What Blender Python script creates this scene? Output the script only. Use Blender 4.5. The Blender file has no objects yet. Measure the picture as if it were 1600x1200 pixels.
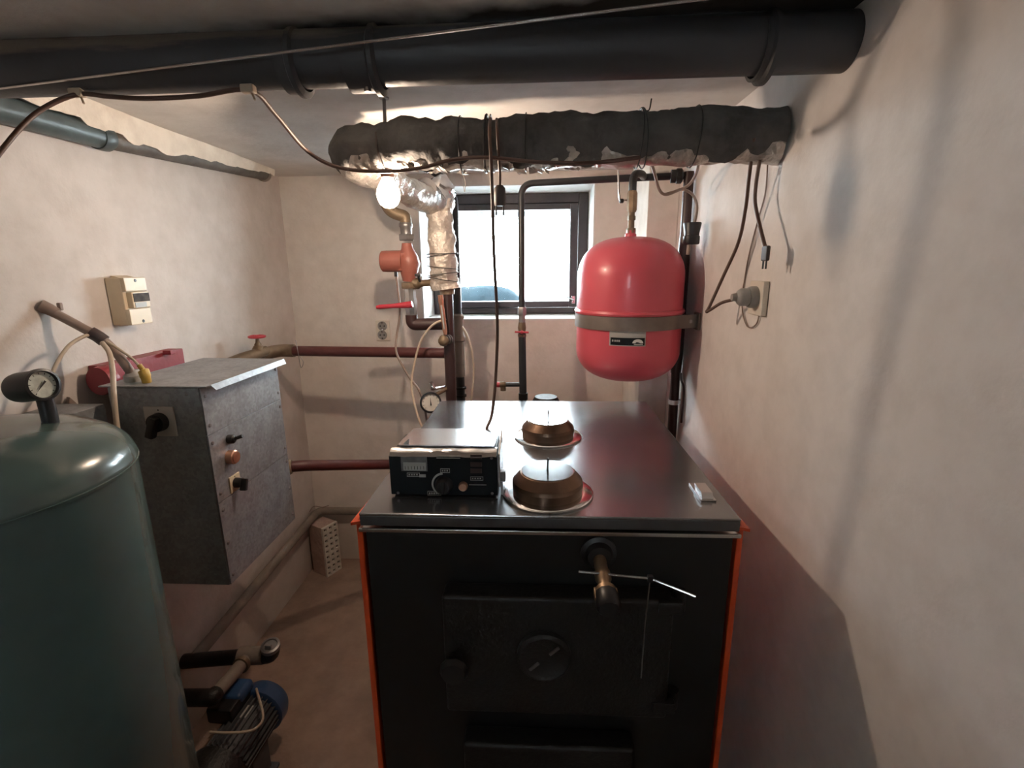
import bpy, bmesh, math, random
from mathutils import Vector, Matrix, noise
random.seed(7)
sc = bpy.context.scene
COL = sc.collection

# ------------------------------------------------------------------ camera
FPX, PITCH, YAW, ROLL = 768.0, math.radians(13.2), math.radians(3.0), math.radians(-0.6)
CAM = Vector((0, 0, 1.5))
_cp, _sp = math.cos(PITCH), math.sin(PITCH)
_f = Vector((0, _cp, -_sp)); _u = Vector((0, _sp, _cp)); _x = Vector((1, 0, 0))
_x2 = math.cos(ROLL)*_x + math.sin(ROLL)*_u
_u2 = -math.sin(ROLL)*_x + math.cos(ROLL)*_u
_Z = Matrix.Rotation(YAW, 3, 'Z')
CX, CU, CF = _Z @ _x2, _Z @ _u2, _Z @ _f
cam_d = bpy.data.cameras.new('camera'); cam_d.sensor_width = 36; cam_d.lens = FPX/1600*36
cam_d.clip_start = 0.02
cam = bpy.data.objects.new('camera', cam_d); COL.objects.link(cam)
cam.matrix_world = Matrix(((CX.x, CU.x, -CF.x, CAM.x), (CX.y, CU.y, -CF.y, CAM.y),
                           (CX.z, CU.z, -CF.z, CAM.z), (0, 0, 0, 1)))
sc.camera = cam

def ray(u, v): return CX*((u-800)/FPX) + CU*((600-v)/FPX) + CF
def _on(u, v, ax, val):
    d = ray(u, v); return CAM + d*((val-CAM[ax])/d[ax])
def PX(u, v, x): return _on(u, v, 0, x)
def PY(u, v, y): return _on(u, v, 1, y)
def PZ(u, v, z): return _on(u, v, 2, z)

# ------------------------------------------------------------------ world and exposure
SKY = 34.0
BULB = 300.0
w = bpy.data.worlds.new('overcast_sky'); sc.world = w; w.use_nodes = True
bg = w.node_tree.nodes['Background']; bg.inputs[0].default_value = (0.84, 0.94, 1.0, 1); bg.inputs[1].default_value = SKY
vs = sc.view_settings
vs.view_transform = 'Standard'; vs.look = 'None'; vs.gamma = 1; vs.use_curve_mapping = False
vs.exposure = 0.42

# ------------------------------------------------------------------ helpers: materials
def mat(name, col, rough=0.6, metal=0.0, var=0.0, vscale=6.0, bump=0.0, bscale=60.0, col2=None, detail=4.0,
        emit=None, estr=0.0, spec=0.5, aniso=None, coat=0.0, rvar=0.0):
    m = bpy.data.materials.new(name); m.use_nodes = True
    nt = m.node_tree; b = nt.nodes['Principled BSDF']
    b.inputs['Base Color'].default_value = (*col, 1); b.inputs['Roughness'].default_value = rough
    b.inputs['Metallic'].default_value = metal
    b.inputs['Specular IOR Level'].default_value = spec
    if coat: b.inputs['Coat Weight'].default_value = coat
    tc = None
    if var or bump or col2 or rvar:
        tc = nt.nodes.new('ShaderNodeTexCoord')
    if var or col2 or rvar:
        n = nt.nodes.new('ShaderNodeTexNoise'); n.inputs['Scale'].default_value = vscale; n.inputs['Detail'].default_value = detail
        n.inputs['Roughness'].default_value = 0.62
        nt.links.new(tc.outputs['Object'], n.inputs['Vector'])
        r = nt.nodes.new('ShaderNodeValToRGB')
        r.color_ramp.elements[0].position = 0.36; r.color_ramp.elements[1].position = 0.66
        c2 = col2 or tuple(c*(1-var) for c in col)
        r.color_ramp.elements[0].color = (*c2, 1); r.color_ramp.elements[1].color = (*col, 1)
        nt.links.new(n.outputs['Fac'], r.inputs['Fac']); nt.links.new(r.outputs['Color'], b.inputs['Base Color'])
        if rvar:
            mr = nt.nodes.new('ShaderNodeMapRange'); mr.inputs[3].default_value = rough-rvar; mr.inputs[4].default_value = rough+rvar
            nt.links.new(n.outputs['Fac'], mr.inputs[0]); nt.links.new(mr.outputs[0], b.inputs['Roughness'])
    if bump:
        n2 = nt.nodes.new('ShaderNodeTexNoise'); n2.inputs['Scale'].default_value = bscale; n2.inputs['Detail'].default_value = 6
        nt.links.new(tc.outputs['Object'], n2.inputs['Vector'])
        bp = nt.nodes.new('ShaderNodeBump'); bp.inputs['Strength'].default_value = bump; bp.inputs['Distance'].default_value = 0.01
        nt.links.new(n2.outputs['Fac'], bp.inputs['Height']); nt.links.new(bp.outputs['Normal'], b.inputs['Normal'])
    if emit:
        b.inputs['Emission Color'].default_value = (*emit, 1); b.inputs['Emission Strength'].default_value = estr
    return m

def plaster(name, base, dirty, scale=1.6, lo=0.34, hi=0.6, bump=0.35, seed=0.0, low_z=None):
    """limewashed plaster: broad blotches, fine mottling, trowel relief; optional dirt rising from the floor"""
    m = bpy.data.materials.new(name); m.use_nodes = True; nt = m.node_tree; b = nt.nodes['Principled BSDF']
    b.inputs['Roughness'].default_value = 0.92; b.inputs['Specular IOR Level'].default_value = 0.2
    tc = nt.nodes.new('ShaderNodeTexCoord'); mp = nt.nodes.new('ShaderNodeMapping'); mp.inputs['Location'].default_value = (seed, seed*0.7, seed*1.3)
    nt.links.new(tc.outputs['Object'], mp.inputs[0])
    def nz(s, d=5):
        n = nt.nodes.new('ShaderNodeTexNoise'); n.inputs['Scale'].default_value = s; n.inputs['Detail'].default_value = d
        n.inputs['Roughness'].default_value = 0.6
        nt.links.new(mp.outputs[0], n.inputs['Vector']); return n
    a, f = nz(scale), nz(14)
    r = nt.nodes.new('ShaderNodeValToRGB'); r.color_ramp.elements[0].position = lo; r.color_ramp.elements[1].position = hi
    r.color_ramp.elements[0].color = (*dirty, 1); r.color_ramp.elements[1].color = (*base, 1)
    nt.links.new(a.outputs['Fac'], r.inputs['Fac'])
    mx = nt.nodes.new('ShaderNodeMix'); mx.data_type = 'RGBA'; mx.blend_type = 'MULTIPLY'; mx.inputs[0].default_value = 0.35
    r2 = nt.nodes.new('ShaderNodeValToRGB'); r2.color_ramp.elements[0].position = 0.3; r2.color_ramp.elements[1].position = 0.6
    r2.color_ramp.elements[0].color = (0.72, 0.7, 0.68, 1); r2.color_ramp.elements[1].color = (1, 1, 1, 1)
    nt.links.new(f.outputs['Fac'], r2.inputs['Fac'])
    nt.links.new(r.outputs['Color'], mx.inputs[6]); nt.links.new(r2.outputs['Color'], mx.inputs[7])
    out = mx.outputs[2]
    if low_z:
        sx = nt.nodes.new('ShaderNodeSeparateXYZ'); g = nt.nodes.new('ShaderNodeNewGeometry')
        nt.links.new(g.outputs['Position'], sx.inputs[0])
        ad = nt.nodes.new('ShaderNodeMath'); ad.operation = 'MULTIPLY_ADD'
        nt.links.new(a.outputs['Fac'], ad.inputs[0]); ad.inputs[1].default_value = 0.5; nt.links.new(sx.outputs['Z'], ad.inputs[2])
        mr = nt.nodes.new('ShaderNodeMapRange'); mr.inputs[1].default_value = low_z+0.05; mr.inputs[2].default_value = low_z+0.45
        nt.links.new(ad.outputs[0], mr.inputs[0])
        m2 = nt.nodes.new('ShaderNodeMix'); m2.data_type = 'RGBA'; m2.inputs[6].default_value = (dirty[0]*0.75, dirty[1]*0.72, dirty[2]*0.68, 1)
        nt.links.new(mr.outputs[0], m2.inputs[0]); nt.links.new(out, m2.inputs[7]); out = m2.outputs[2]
    nt.links.new(out, b.inputs['Base Color'])
    h1, h2 = nz(9, 3), nz(95, 4)
    s = nt.nodes.new('ShaderNodeMath'); s.operation = 'MULTIPLY_ADD'; s.inputs[1].default_value = 0.22
    nt.links.new(h2.outputs['Fac'], s.inputs[0]); nt.links.new(h1.outputs['Fac'], s.inputs[2])
    bp = nt.nodes.new('ShaderNodeBump'); bp.inputs['Strength'].default_value = bump; bp.inputs['Distance'].default_value = 0.012
    nt.links.new(s.outputs[0], bp.inputs['Height']); nt.links.new(bp.outputs['Normal'], b.inputs['Normal'])
    return m

M = {}
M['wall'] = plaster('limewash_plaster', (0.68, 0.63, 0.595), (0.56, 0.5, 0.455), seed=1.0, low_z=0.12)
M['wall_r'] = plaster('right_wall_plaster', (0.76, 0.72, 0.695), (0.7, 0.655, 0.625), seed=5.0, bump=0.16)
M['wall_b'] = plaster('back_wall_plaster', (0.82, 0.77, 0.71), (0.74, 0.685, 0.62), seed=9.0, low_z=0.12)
M['ceil'] = plaster('ceiling_plaster', (0.72, 0.695, 0.66), (0.6, 0.565, 0.53), scale=1.3, seed=3.0)
M['reveal'] = plaster('white_reveal_plaster', (0.84, 0.84, 0.82), (0.78, 0.78, 0.75), seed=2.0, bump=0.2)
M['floor'] = mat('brown_concrete', (0.37, 0.255, 0.195), 0.85, var=0.35, vscale=5, bump=0.3, bscale=70)
M['patch'] = plaster('patching_plaster', (0.84, 0.78, 0.69), (0.74, 0.67, 0.58), scale=7, bump=0.6, seed=4)
M['orange'] = mat('orange_enamel', (0.72, 0.085, 0.022), 0.34, var=0.15, vscale=9)
M['black_paint'] = mat('black_enamel', (0.0065, 0.007, 0.008), 0.42, var=0.3, vscale=8, rvar=0.08)
M['black_iron'] = mat('black_cast_iron', (0.0105, 0.01, 0.01), 0.5, var=0.4, vscale=12, bump=0.25, bscale=120)
M['steel_top'] = mat('brushed_steel_sheet', (0.31, 0.315, 0.33), 0.2, 0.8, var=0.22, vscale=3.5, rvar=0.05, bump=0.02, bscale=14)
M['steel'] = mat('bright_steel', (0.62, 0.62, 0.63), 0.24, 1.0, var=0.1, vscale=20)
M['dull_steel'] = mat('dull_steel', (0.32, 0.31, 0.31), 0.45, 0.9, var=0.2, vscale=20)
M['bronze'] = mat('heat_browned_steel', (0.20, 0.125, 0.085), 0.33, 0.85, var=0.3, vscale=12)
M['mirror'] = mat('polished_lid_steel', (0.72, 0.73, 0.74), 0.12, 1.0, var=0.05)
M['green'] = mat('green_enamel', (0.075, 0.12, 0.112), 0.24, var=0.25, vscale=3, bump=0.04, bscale=25, coat=0.25, rvar=0.06)
M['red_tank'] = mat('red_tank_enamel', (0.6, 0.085, 0.115), 0.34, var=0.08, vscale=3, coat=0.15)
M['strap'] = mat('grey_brown_strap_steel', (0.23, 0.19, 0.165), 0.5, 0.5, var=0.25, vscale=10)
M['pipe_red'] = mat('oxide_red_pipe_paint', (0.105, 0.03, 0.028), 0.42, var=0.3, vscale=14, bump=0.06, bscale=60)
M['pipe_dark'] = mat('dark_brown_pipe_paint', (0.05, 0.025, 0.024), 0.4, var=0.3, vscale=14)
M['pipe_blk'] = mat('black_pipe_paint', (0.03, 0.032, 0.036), 0.38, var=0.3, vscale=14)
M['pipe_grey'] = mat('dusty_grey_pipe', (0.26, 0.22, 0.185), 0.7, var=0.3, vscale=10)
M['pipe_dusk'] = mat('dark_dusty_pipe', (0.13, 0.115, 0.1), 0.6, var=0.4, vscale=12, bump=0.15, bscale=50)
M['lip'] = mat('dark_folded_steel', (0.14, 0.14, 0.145), 0.35, 0.85, var=0.2, vscale=12)
M['pipe_green'] = mat('blue_green_drain_pipe', (0.08, 0.11, 0.115), 0.4, var=0.45, vscale=7, bump=0.1, bscale=40)
M['red_paint'] = mat('dark_red_steel_paint', (0.26, 0.03, 0.038), 0.45, var=0.2, vscale=12, bump=0.1, bscale=50)
M['pump_red'] = mat('brick_red_pump_paint', (0.3, 0.1, 0.075), 0.45, var=0.15, vscale=15)
M['handle_red'] = mat('red_plastic_grip', (0.42, 0.035, 0.055), 0.4)
M['brass'] = mat('aged_brass', (0.36, 0.25, 0.16), 0.45, 0.7, var=0.35, vscale=25)
M['dull_brass'] = mat('dull_brown_brass', (0.24, 0.18, 0.12), 0.55, 0.5, var=0.35, vscale=25)
M['copper'] = mat('copper', (0.72, 0.4, 0.27), 0.33, 0.85, var=0.2, vscale=25)
M['foil'] = mat('crinkled_aluminium_foil', (0.62, 0.58, 0.54), 0.3, 0.9, var=0.35, vscale=16, bump=0.9, bscale=45)
M['foil_dusty'] = mat('dusty_aluminium_foil', (0.62, 0.56, 0.5), 0.5, 0.45, var=0.4, vscale=18, bump=0.8, bscale=50)
M['jacket'] = mat('sooty_insulation_wrap', (0.13, 0.125, 0.12), 0.9, var=0.45, vscale=9, spec=0.2, bump=0.9, bscale=26)
M['cable_brown'] = mat('brown_cable_sheath', (0.09, 0.048, 0.036), 0.5)
M['cable_dark'] = mat('dark_cable_sheath', (0.05, 0.036, 0.032), 0.5)
M['cable_beige'] = mat('beige_cable_sheath', (0.52, 0.43, 0.33), 0.5, var=0.15, vscale=20)
M['cable_tan'] = mat('taupe_thick_cable_sheath', (0.27, 0.2, 0.165), 0.55, var=0.2, vscale=20)
M['tape'] = mat('black_brown_tape', (0.06, 0.042, 0.042), 0.5)
M['blk_plastic'] = mat('black_plastic', (0.014, 0.014, 0.016), 0.4)
M['cream'] = mat('cream_plastic', (0.72, 0.6, 0.42), 0.4, var=0.1, vscale=12)
M['white_plastic'] = mat('ivory_plastic', (0.74, 0.68, 0.58), 0.35, var=0.08, vscale=12)
M['grey_plastic'] = mat('grey_plastic', (0.34, 0.33, 0.31), 0.45, var=0.2, vscale=12)
M['plate_grey'] = mat('pale_grey_switch_plate', (0.55, 0.52, 0.48), 0.45)
M['yellow'] = mat('yellowed_tape', (0.5, 0.33, 0.06), 0.45, var=0.3, vscale=30)
M['dial'] = mat('dial_paper', (0.78, 0.77, 0.7), 0.5, var=0.08, vscale=40)
M['dial_green'] = mat('greenish_dial_glass', (0.7, 0.76, 0.68), 0.2, var=0.35, vscale=45)
M['frame'] = mat('dark_window_frame_paint', (0.045, 0.033, 0.034), 0.45, var=0.3, vscale=10)
M['blue'] = mat('blue_motor_enamel', (0.035, 0.085, 0.2), 0.3, var=0.2, vscale=10)
M['motor_grey'] = mat('grey_motor_casting', (0.085, 0.088, 0.095), 0.5, var=0.3, vscale=20)
M['brick'] = mat('pale_pink_brick', (0.5, 0.36, 0.3), 0.9, var=0.25, vscale=14, bump=0.4, bscale=60)
M['brick_face'] = mat('white_fired_brick_face', (0.68, 0.64, 0.57), 0.9, var=0.15, vscale=20)
M['hole'] = mat('brick_hole_shade', (0.12, 0.09, 0.075), 0.95)
M['bakelite'] = mat('brown_bakelite', (0.09, 0.04, 0.025), 0.35)
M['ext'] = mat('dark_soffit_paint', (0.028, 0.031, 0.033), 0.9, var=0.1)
M['ext_ground'] = mat('exterior_gravel', (0.6, 0.62, 0.63), 0.95, var=0.2)
M['ext_blue'] = mat('blue_grey_gravel_heap', (0.018, 0.032, 0.042), 0.95, var=0.3, vscale=8, spec=0.1)
M['print_light'] = mat('silvery_print', (0.42, 0.42, 0.4), 0.5)
M['label_dark'] = mat('dark_label_print', (0.008, 0.011, 0.014), 0.4, spec=0.2)
M['meter'] = mat('dim_meter_scale', (0.2, 0.2, 0.2), 0.3, var=0.4, vscale=60)
M['dark_glass'] = mat('dark_window_film', (0.085, 0.065, 0.055), 0.6, var=0.6, spec=0.2, vscale=60)
M['filament'] = mat('glowing_filament', (1, 0.9, 0.75), 0.4, emit=(1.0, 0.77, 0.58), estr=BULB*5.2)
def bulb_glass():
    m = bpy.data.materials.new('glowing_bulb_glass'); m.use_nodes = True; nt = m.node_tree; nt.nodes.clear()
    o = nt.nodes.new('ShaderNodeOutputMaterial'); t = nt.nodes.new('ShaderNodeBsdfTransparent'); e_ = nt.nodes.new('ShaderNodeEmission'); a = nt.nodes.new('ShaderNodeAddShader')
    e_.inputs[0].default_value = (1.0, 0.82, 0.62, 1); e_.inputs[1].default_value = BULB*0.012
    nt.links.new(t.outputs[0], a.inputs[0]); nt.links.new(e_.outputs[0], a.inputs[1]); nt.links.new(a.outputs[0], o.inputs[0])
    return m
M['bulb_glass'] = bulb_glass()
# galvanised sheet with spangle
def galv():
    m = mat('galvanised_sheet', (0.3, 0.32, 0.335), 0.48, 0.55)
    nt = m.node_tree; b = nt.nodes['Principled BSDF']
    tc = nt.nodes.new('ShaderNodeTexCoord'); v = nt.nodes.new('ShaderNodeTexVoronoi'); v.inputs['Scale'].default_value = 130
    n = nt.nodes.new('ShaderNodeTexNoise'); n.inputs['Scale'].default_value = 18; n.inputs['Detail'].default_value = 5
    for q in (v, n): nt.links.new(tc.outputs['Object'], q.inputs['Vector'])
    a = nt.nodes.new('ShaderNodeMath'); a.operation = 'MULTIPLY_ADD'; a.inputs[1].default_value = 0.35
    sp = nt.nodes.new('ShaderNodeSeparateColor'); nt.links.new(v.outputs['Color'], sp.inputs[0])
    nt.links.new(sp.outputs[0], a.inputs[0]); nt.links.new(n.outputs['Fac'], a.inputs[2])
    r = nt.nodes.new('ShaderNodeValToRGB'); r.color_ramp.elements[0].position = 0.4; r.color_ramp.elements[1].position = 0.95
    r.color_ramp.elements[0].color = (0.24, 0.25, 0.26, 1); r.color_ramp.elements[1].color = (0.36, 0.38, 0.4, 1)
    nt.links.new(a.outputs[0], r.inputs[0]); nt.links.new(r.outputs[0], b.inputs['Base Color'])
    return m
M['galv'] = galv()
# window pane: clear with a faint reflection
def pane_mat(name, refl=0.06, tint=(0.96, 0.98, 0.98)):
    m = bpy.data.materials.new(name); m.use_nodes = True; nt = m.node_tree; nt.nodes.clear()
    o = nt.nodes.new('ShaderNodeOutputMaterial'); t = nt.nodes.new('ShaderNodeBsdfTransparent'); g = nt.nodes.new('ShaderNodeBsdfGlossy')
    t.inputs[0].default_value = (*tint, 1); g.inputs['Roughness'].default_value = 0.03
    x = nt.nodes.new('ShaderNodeMixShader'); x.inputs[0].default_value = refl
    nt.links.new(t.outputs[0], x.inputs[1]); nt.links.new(g.outputs[0], x.inputs[2]); nt.links.new(x.outputs[0], o.inputs[0])
    return m
M['pane'] = pane_mat('window_glass'); M['clear'] = pane_mat('clear_gauge_glass', 0.1)
# cast-iron soil pipe with dust and plaster splashes on its upper side
def soil_mat():
    m = mat('sooty_cast_iron', (0.04, 0.041, 0.045), 0.5, bump=0.15, bscale=40)
    nt = m.node_tree; b = nt.nodes['Principled BSDF']
    g = nt.nodes.new('ShaderNodeNewGeometry'); s = nt.nodes.new('ShaderNodeSeparateXYZ'); nt.links.new(g.outputs['Position'], s.inputs[0])
    tc = nt.nodes.new('ShaderNodeTexCoord'); mp = nt.nodes.new('ShaderNodeMapping'); mp.inputs['Scale'].default_value = (3.2, 22, 22)
    nt.links.new(tc.outputs['Object'], mp.inputs[0])
    n = nt.nodes.new('ShaderNodeTexNoise'); n.inputs['Scale'].default_value = 1.5; n.inputs['Detail'].default_value = 6; n.inputs['Roughness'].default_value = 0.6
    nt.links.new(mp.outputs[0], n.inputs['Vector'])
    zx = nt.nodes.new('ShaderNodeMath'); zx.operation = 'MULTIPLY_ADD'; zx.inputs[1].default_value = -0.034   # dust lies lower on the left stretch
    nt.links.new(s.outputs['X'], zx.inputs[0]); nt.links.new(s.outputs['Z'], zx.inputs[2])
    ad = nt.nodes.new('ShaderNodeMath'); ad.operation = 'MULTIPLY_ADD'; ad.inputs[1].default_value = 0.05
    nt.links.new(n.outputs['Fac'], ad.inputs[0]); nt.links.new(zx.outputs[0], ad.inputs[2])
    mr = nt.nodes.new('ShaderNodeMapRange'); mr.inputs[1].default_value = 1.923; mr.inputs[2].default_value = 1.932
    nt.links.new(ad.outputs[0], mr.inputs[0])
    x = nt.nodes.new('ShaderNodeMix'); x.data_type = 'RGBA'; x.inputs[6].default_value = (0.04, 0.041, 0.045, 1); x.inputs[7].default_value = (0.14, 0.108, 0.085, 1)
    nt.links.new(mr.outputs[0], x.inputs[0]); nt.links.new(x.outputs[2], b.inputs['Base Color'])
    return m
M['soil'] = soil_mat()
# ceiling with a soot stain trailing along the soil pipe
def add_soot(m):
    nt = m.node_tree; b = nt.nodes['Principled BSDF']; src = b.inputs['Base Color'].links[0].from_socket
    g = nt.nodes.new('ShaderNodeNewGeometry'); s = nt.nodes.new('ShaderNodeSeparateXYZ'); nt.links.new(g.outputs['Position'], s.inputs[0])
    n = nt.nodes.new('ShaderNodeTexNoise'); n.inputs['Scale'].default_value = 5; n.inputs['Detail'].default_value = 7; nt.links.new(g.outputs['Position'], n.inputs['Vector'])
    # edge of stain: y > 0.93 - 0.14*(x+0.3) + noise
    a = nt.nodes.new('ShaderNodeMath'); a.operation = 'MULTIPLY_ADD'; a.inputs[1].default_value = 0.2; nt.links.new(s.outputs['X'], a.inputs[0]); nt.links.new(s.outputs['Y'], a.inputs[2])
    c = nt.nodes.new('ShaderNodeMath'); c.operation = 'MULTIPLY_ADD'; c.inputs[1].default_value = 0.16; nt.links.new(n.outputs['Fac'], c.inputs[0]); nt.links.new(a.outputs[0], c.inputs[2])
    mr = nt.nodes.new('ShaderNodeMapRange'); mr.inputs[1].default_value = 0.93; mr.inputs[2].default_value = 0.985; nt.links.new(c.outputs[0], mr.inputs[0])
    up = nt.nodes.new('ShaderNodeMapRange'); up.inputs[1].default_value = 0.985; up.inputs[2].default_value = 0.955; nt.links.new(s.outputs['Y'], up.inputs[0])
    mu = nt.nodes.new('ShaderNodeMath'); mu.operation = 'MULTIPLY'; nt.links.new(mr.outputs[0], mu.inputs[0]); nt.links.new(up.outputs[0], mu.inputs[1])
    x = nt.nodes.new('ShaderNodeMix'); x.data_type = 'RGBA'; x.inputs[7].default_value = (0.045, 0.04, 0.037, 1)
    nt.links.new(mu.outputs[0], x.inputs[0]); nt.links.new(src, x.inputs[6]); nt.links.new(x.outputs[2], b.inputs['Base Color'])
add_soot(M['ceil'])

# ------------------------------------------------------------------ helpers: meshes
def V(*a): return Vector(a if len(a) > 1 else a[0])
class MB:
    def __init__(s): s.v = []; s.f = []; s.bev = False
    def add(s, vs, fs):
        k = len(s.v); s.v += [Vector(p) for p in vs]; s.f += [tuple(i+k for i in q) for q in fs]; return s
    def box(s, a, b, bev=0.0, M4=None, seg=2):
        lo = Vector([min(a[i], b[i]) for i in range(3)]); hi = Vector([max(a[i], b[i]) for i in range(3)])
        bm = bmesh.new(); bmesh.ops.create_cube(bm, size=1)
        for q in bm.verts: q.co = Vector([(lo[i]+hi[i])/2 + q.co[i]*(hi[i]-lo[i]) for i in range(3)])
        if bev: s.bev = True
        if bev: bmesh.ops.bevel(bm, geom=bm.edges[:], offset=bev, segments=seg, affect='EDGES', profile=0.5)
        if M4: bmesh.ops.transform(bm, matrix=M4, verts=bm.verts[:])
        bm.verts.index_update()
        s.add([q.co.copy() for q in bm.verts], [[q.index for q in f.verts] for f in bm.faces]); bm.free(); return s
    def tube(s, pts, r, n=12, caps=True):
        pts = [Vector(p) for p in pts]; N = len(pts)
        rr = r if isinstance(r, (list, tuple)) else [r]*N
        T = []
        for i in range(N):
            t = pts[min(i+1, N-1)] - pts[max(i-1, 0)]; T.append(t.normalized())
        a = Vector((0, 0, 1)) if abs(T[0].z) < 0.9 else Vector((1, 0, 0))
        nx = T[0].cross(a).normalized(); vs = []; fs = []
        for i in range(N):
            nx = (nx - T[i]*nx.dot(T[i])).normalized(); ny = T[i].cross(nx)
            for k in range(n):
                q = 2*math.pi*k/n; vs.append(pts[i] + (nx*math.cos(q) + ny*math.sin(q))*rr[i])
        for i in range(N-1):
            for k in range(n):
                k2 = (k+1) % n; fs.append((i*n+k, i*n+k2, (i+1)*n+k2, (i+1)*n+k))
        if caps: fs.append(tuple(range(n-1, -1, -1))); fs.append(tuple((N-1)*n+k for k in range(n)))
        return s.add(vs, fs)
    def cyl(s, a, b, r, n=20, r2=None): return s.tube([a, b], [r, r if r2 is None else r2], n)
    def lathe(s, prof, o=(0, 0, 0), ax=(0, 0, 1), n=32):
        o = Vector(o); ax = Vector(ax).normalized(); u = ax.orthogonal().normalized(); w_ = ax.cross(u)
        vs = []; fs = []; rows = []
        for r, h in prof:
            if r < 1e-6: rows.append([len(vs)]); vs.append(o+ax*h)
            else:
                rows.append(list(range(len(vs), len(vs)+n)))
                vs += [o+ax*h+(u*math.cos(2*math.pi*k/n)+w_*math.sin(2*math.pi*k/n))*r for k in range(n)]
        for A, B in zip(rows, rows[1:]):
            for k in range(n):
                k2 = (k+1) % n
                if len(A) == 1 and len(B) == 1: continue
                if len(A) == 1: fs.append((A[0], B[k2], B[k]))
                elif len(B) == 1: fs.append((A[k], A[k2], B[0]))
                else: fs.append((A[k], A[k2], B[k2], B[k]))
        return s.add(vs, fs)
    def hexnut(s, o, ax, r, h): return s.lathe([(0, -h/2), (r*0.92, -h/2), (r, -h/2+h*0.15), (r, h/2-h*0.15), (r*0.92, h/2), (0, h/2)], o, ax, 6)
    def prism(s, poly, d):
        d = Vector(d); n = len(poly); vs = [Vector(p) for p in poly]; vs += [p+d for p in vs]
        fs = [tuple(range(n-1, -1, -1)), tuple(range(n, 2*n))] + [(i, (i+1) % n, (i+1) % n+n, i+n) for i in range(n)]
        return s.add(vs, fs)

def cr(pts, k=6):
    """Catmull-Rom through the points"""
    P = [Vector(p) for p in pts]; P = [P[0]*2-P[1]] + P + [P[-1]*2-P[-2]]; out = []
    for i in range(1, len(P)-2):
        for j in range(k):
            t = j/k; a, b, c, d = P[i-1:i+3]
            out.append(0.5*((2*b)+(c-a)*t+(2*a-5*b+4*c-d)*t*t+(3*b-a-3*c+d)*t**3))
    out.append(P[-2]); return out
def bend(pts, r, k=6):
    """polyline with rounded corners"""
    P = [Vector(p) for p in pts]; out = [P[0]]
    for i in range(1, len(P)-1):
        d1 = (P[i-1]-P[i]); d2 = (P[i+1]-P[i]); q = min(r, d1.length*0.49, d2.length*0.49)
        a = P[i]+d1.normalized()*q; b = P[i]+d2.normalized()*q
        for j in range(k+1):
            t = j/k; out.append(a*(1-t)**2+P[i]*2*t*(1-t)+b*t*t)
    out.append(P[-1]); return out

def obj(name, mb, m, parent=None, angle=38, flat=False):
    me = bpy.data.meshes.new(name); root = parent
    while root is not None and root.parent is not None: root = root.parent
    if root is not None: org = Vector(root.location)
    else:
        lo = [min(p[i] for p in mb.v) for i in range(3)]; hi = [max(p[i] for p in mb.v) for i in range(3)]
        org = Vector(((lo[0]+hi[0])/2, (lo[1]+hi[1])/2, lo[2]))
    me.from_pydata([tuple(p-org) for p in mb.v], [], mb.f); me.update()
    bm = bmesh.new(); bm.from_mesh(me); bmesh.ops.recalc_face_normals(bm, faces=bm.faces[:]); bm.to_mesh(me); bm.free()
    if not flat:
        me.polygons.foreach_set('use_smooth', [True]*len(me.polygons)); me.set_sharp_from_angle(angle=math.radians(angle))
    me.materials.append(M[m] if isinstance(m, str) else m)
    o = bpy.data.objects.new(name, me); COL.objects.link(o)
    if mb.bev and not flat:
        wn_ = o.modifiers.new('weighted_normals', 'WEIGHTED_NORMAL'); wn_.keep_sharp = True
    if parent is not None: o.parent = parent
    else: o.location = org
    return o
def tag(o, label, cat, group=None):
    o['label'] = label; o['category'] = cat
    if group: o['group'] = group
    return o
def thing(name, label, cat, loc, group=None):
    o = bpy.data.objects.new(name, None); COL.objects.link(o); o.location = loc; o.empty_display_size = 0.05
    return tag(o, label, cat, group)
def struct(name, mb, m, parent=None, **k):
    o = obj(name, mb, m, parent, **k)
    if parent is None: o['kind'] = 'structure'
    return o

# ------------------------------------------------------------------ the room
XL, XR, YB, YF, HC = -1.157, 0.52, 2.297, -1.5, 1.911
WX0, WX1, WZ0, WZ1, RD = -0.536, 0.254, 1.267, 1.862, 0.26     # window opening and reveal depth
T = 0.15
struct('floor', MB().box((XL-T, YF-T, -0.1), (XR+T, YB+0.45, 0)), 'floor')
struct('ceiling', MB().box((XL-T, YF-T, HC), (XR+T, YB+0.45, HC+0.12)), 'ceil')
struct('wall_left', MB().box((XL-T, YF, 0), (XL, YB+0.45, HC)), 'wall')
struct('wall_right', MB().box((XR, YF, 0), (XR+T, YB+0.45, HC)), 'wall_r')
RX0, RX1, RZ0, RZ1 = -0.55, -0.2, 1.42, 1.72      # small unseen rear window behind the camera, added for fill light
wr = MB().box((XL, YF-T, 0), (XR, YF, RZ0)).box((XL, YF-T, RZ1), (XR, YF, HC)).box((XL, YF-T, RZ0), (RX0, YF, RZ1)).box((RX1, YF-T, RZ0), (XR, YF, RZ1))
struct('wall_rear', wr, 'wall')
wb = MB()
YO = YB+0.36
wb.box((XL, YB, 0), (XR, YO, WZ0)); wb.box((XL, YB, WZ1), (XR, YO, HC))
wb.box((XL, YB, WZ0), (WX0, YO, WZ1)); wb.box((WX1, YB, WZ0), (XR, YO, WZ1))
wall_back = struct('wall_back', wb, 'wall_b')
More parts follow.
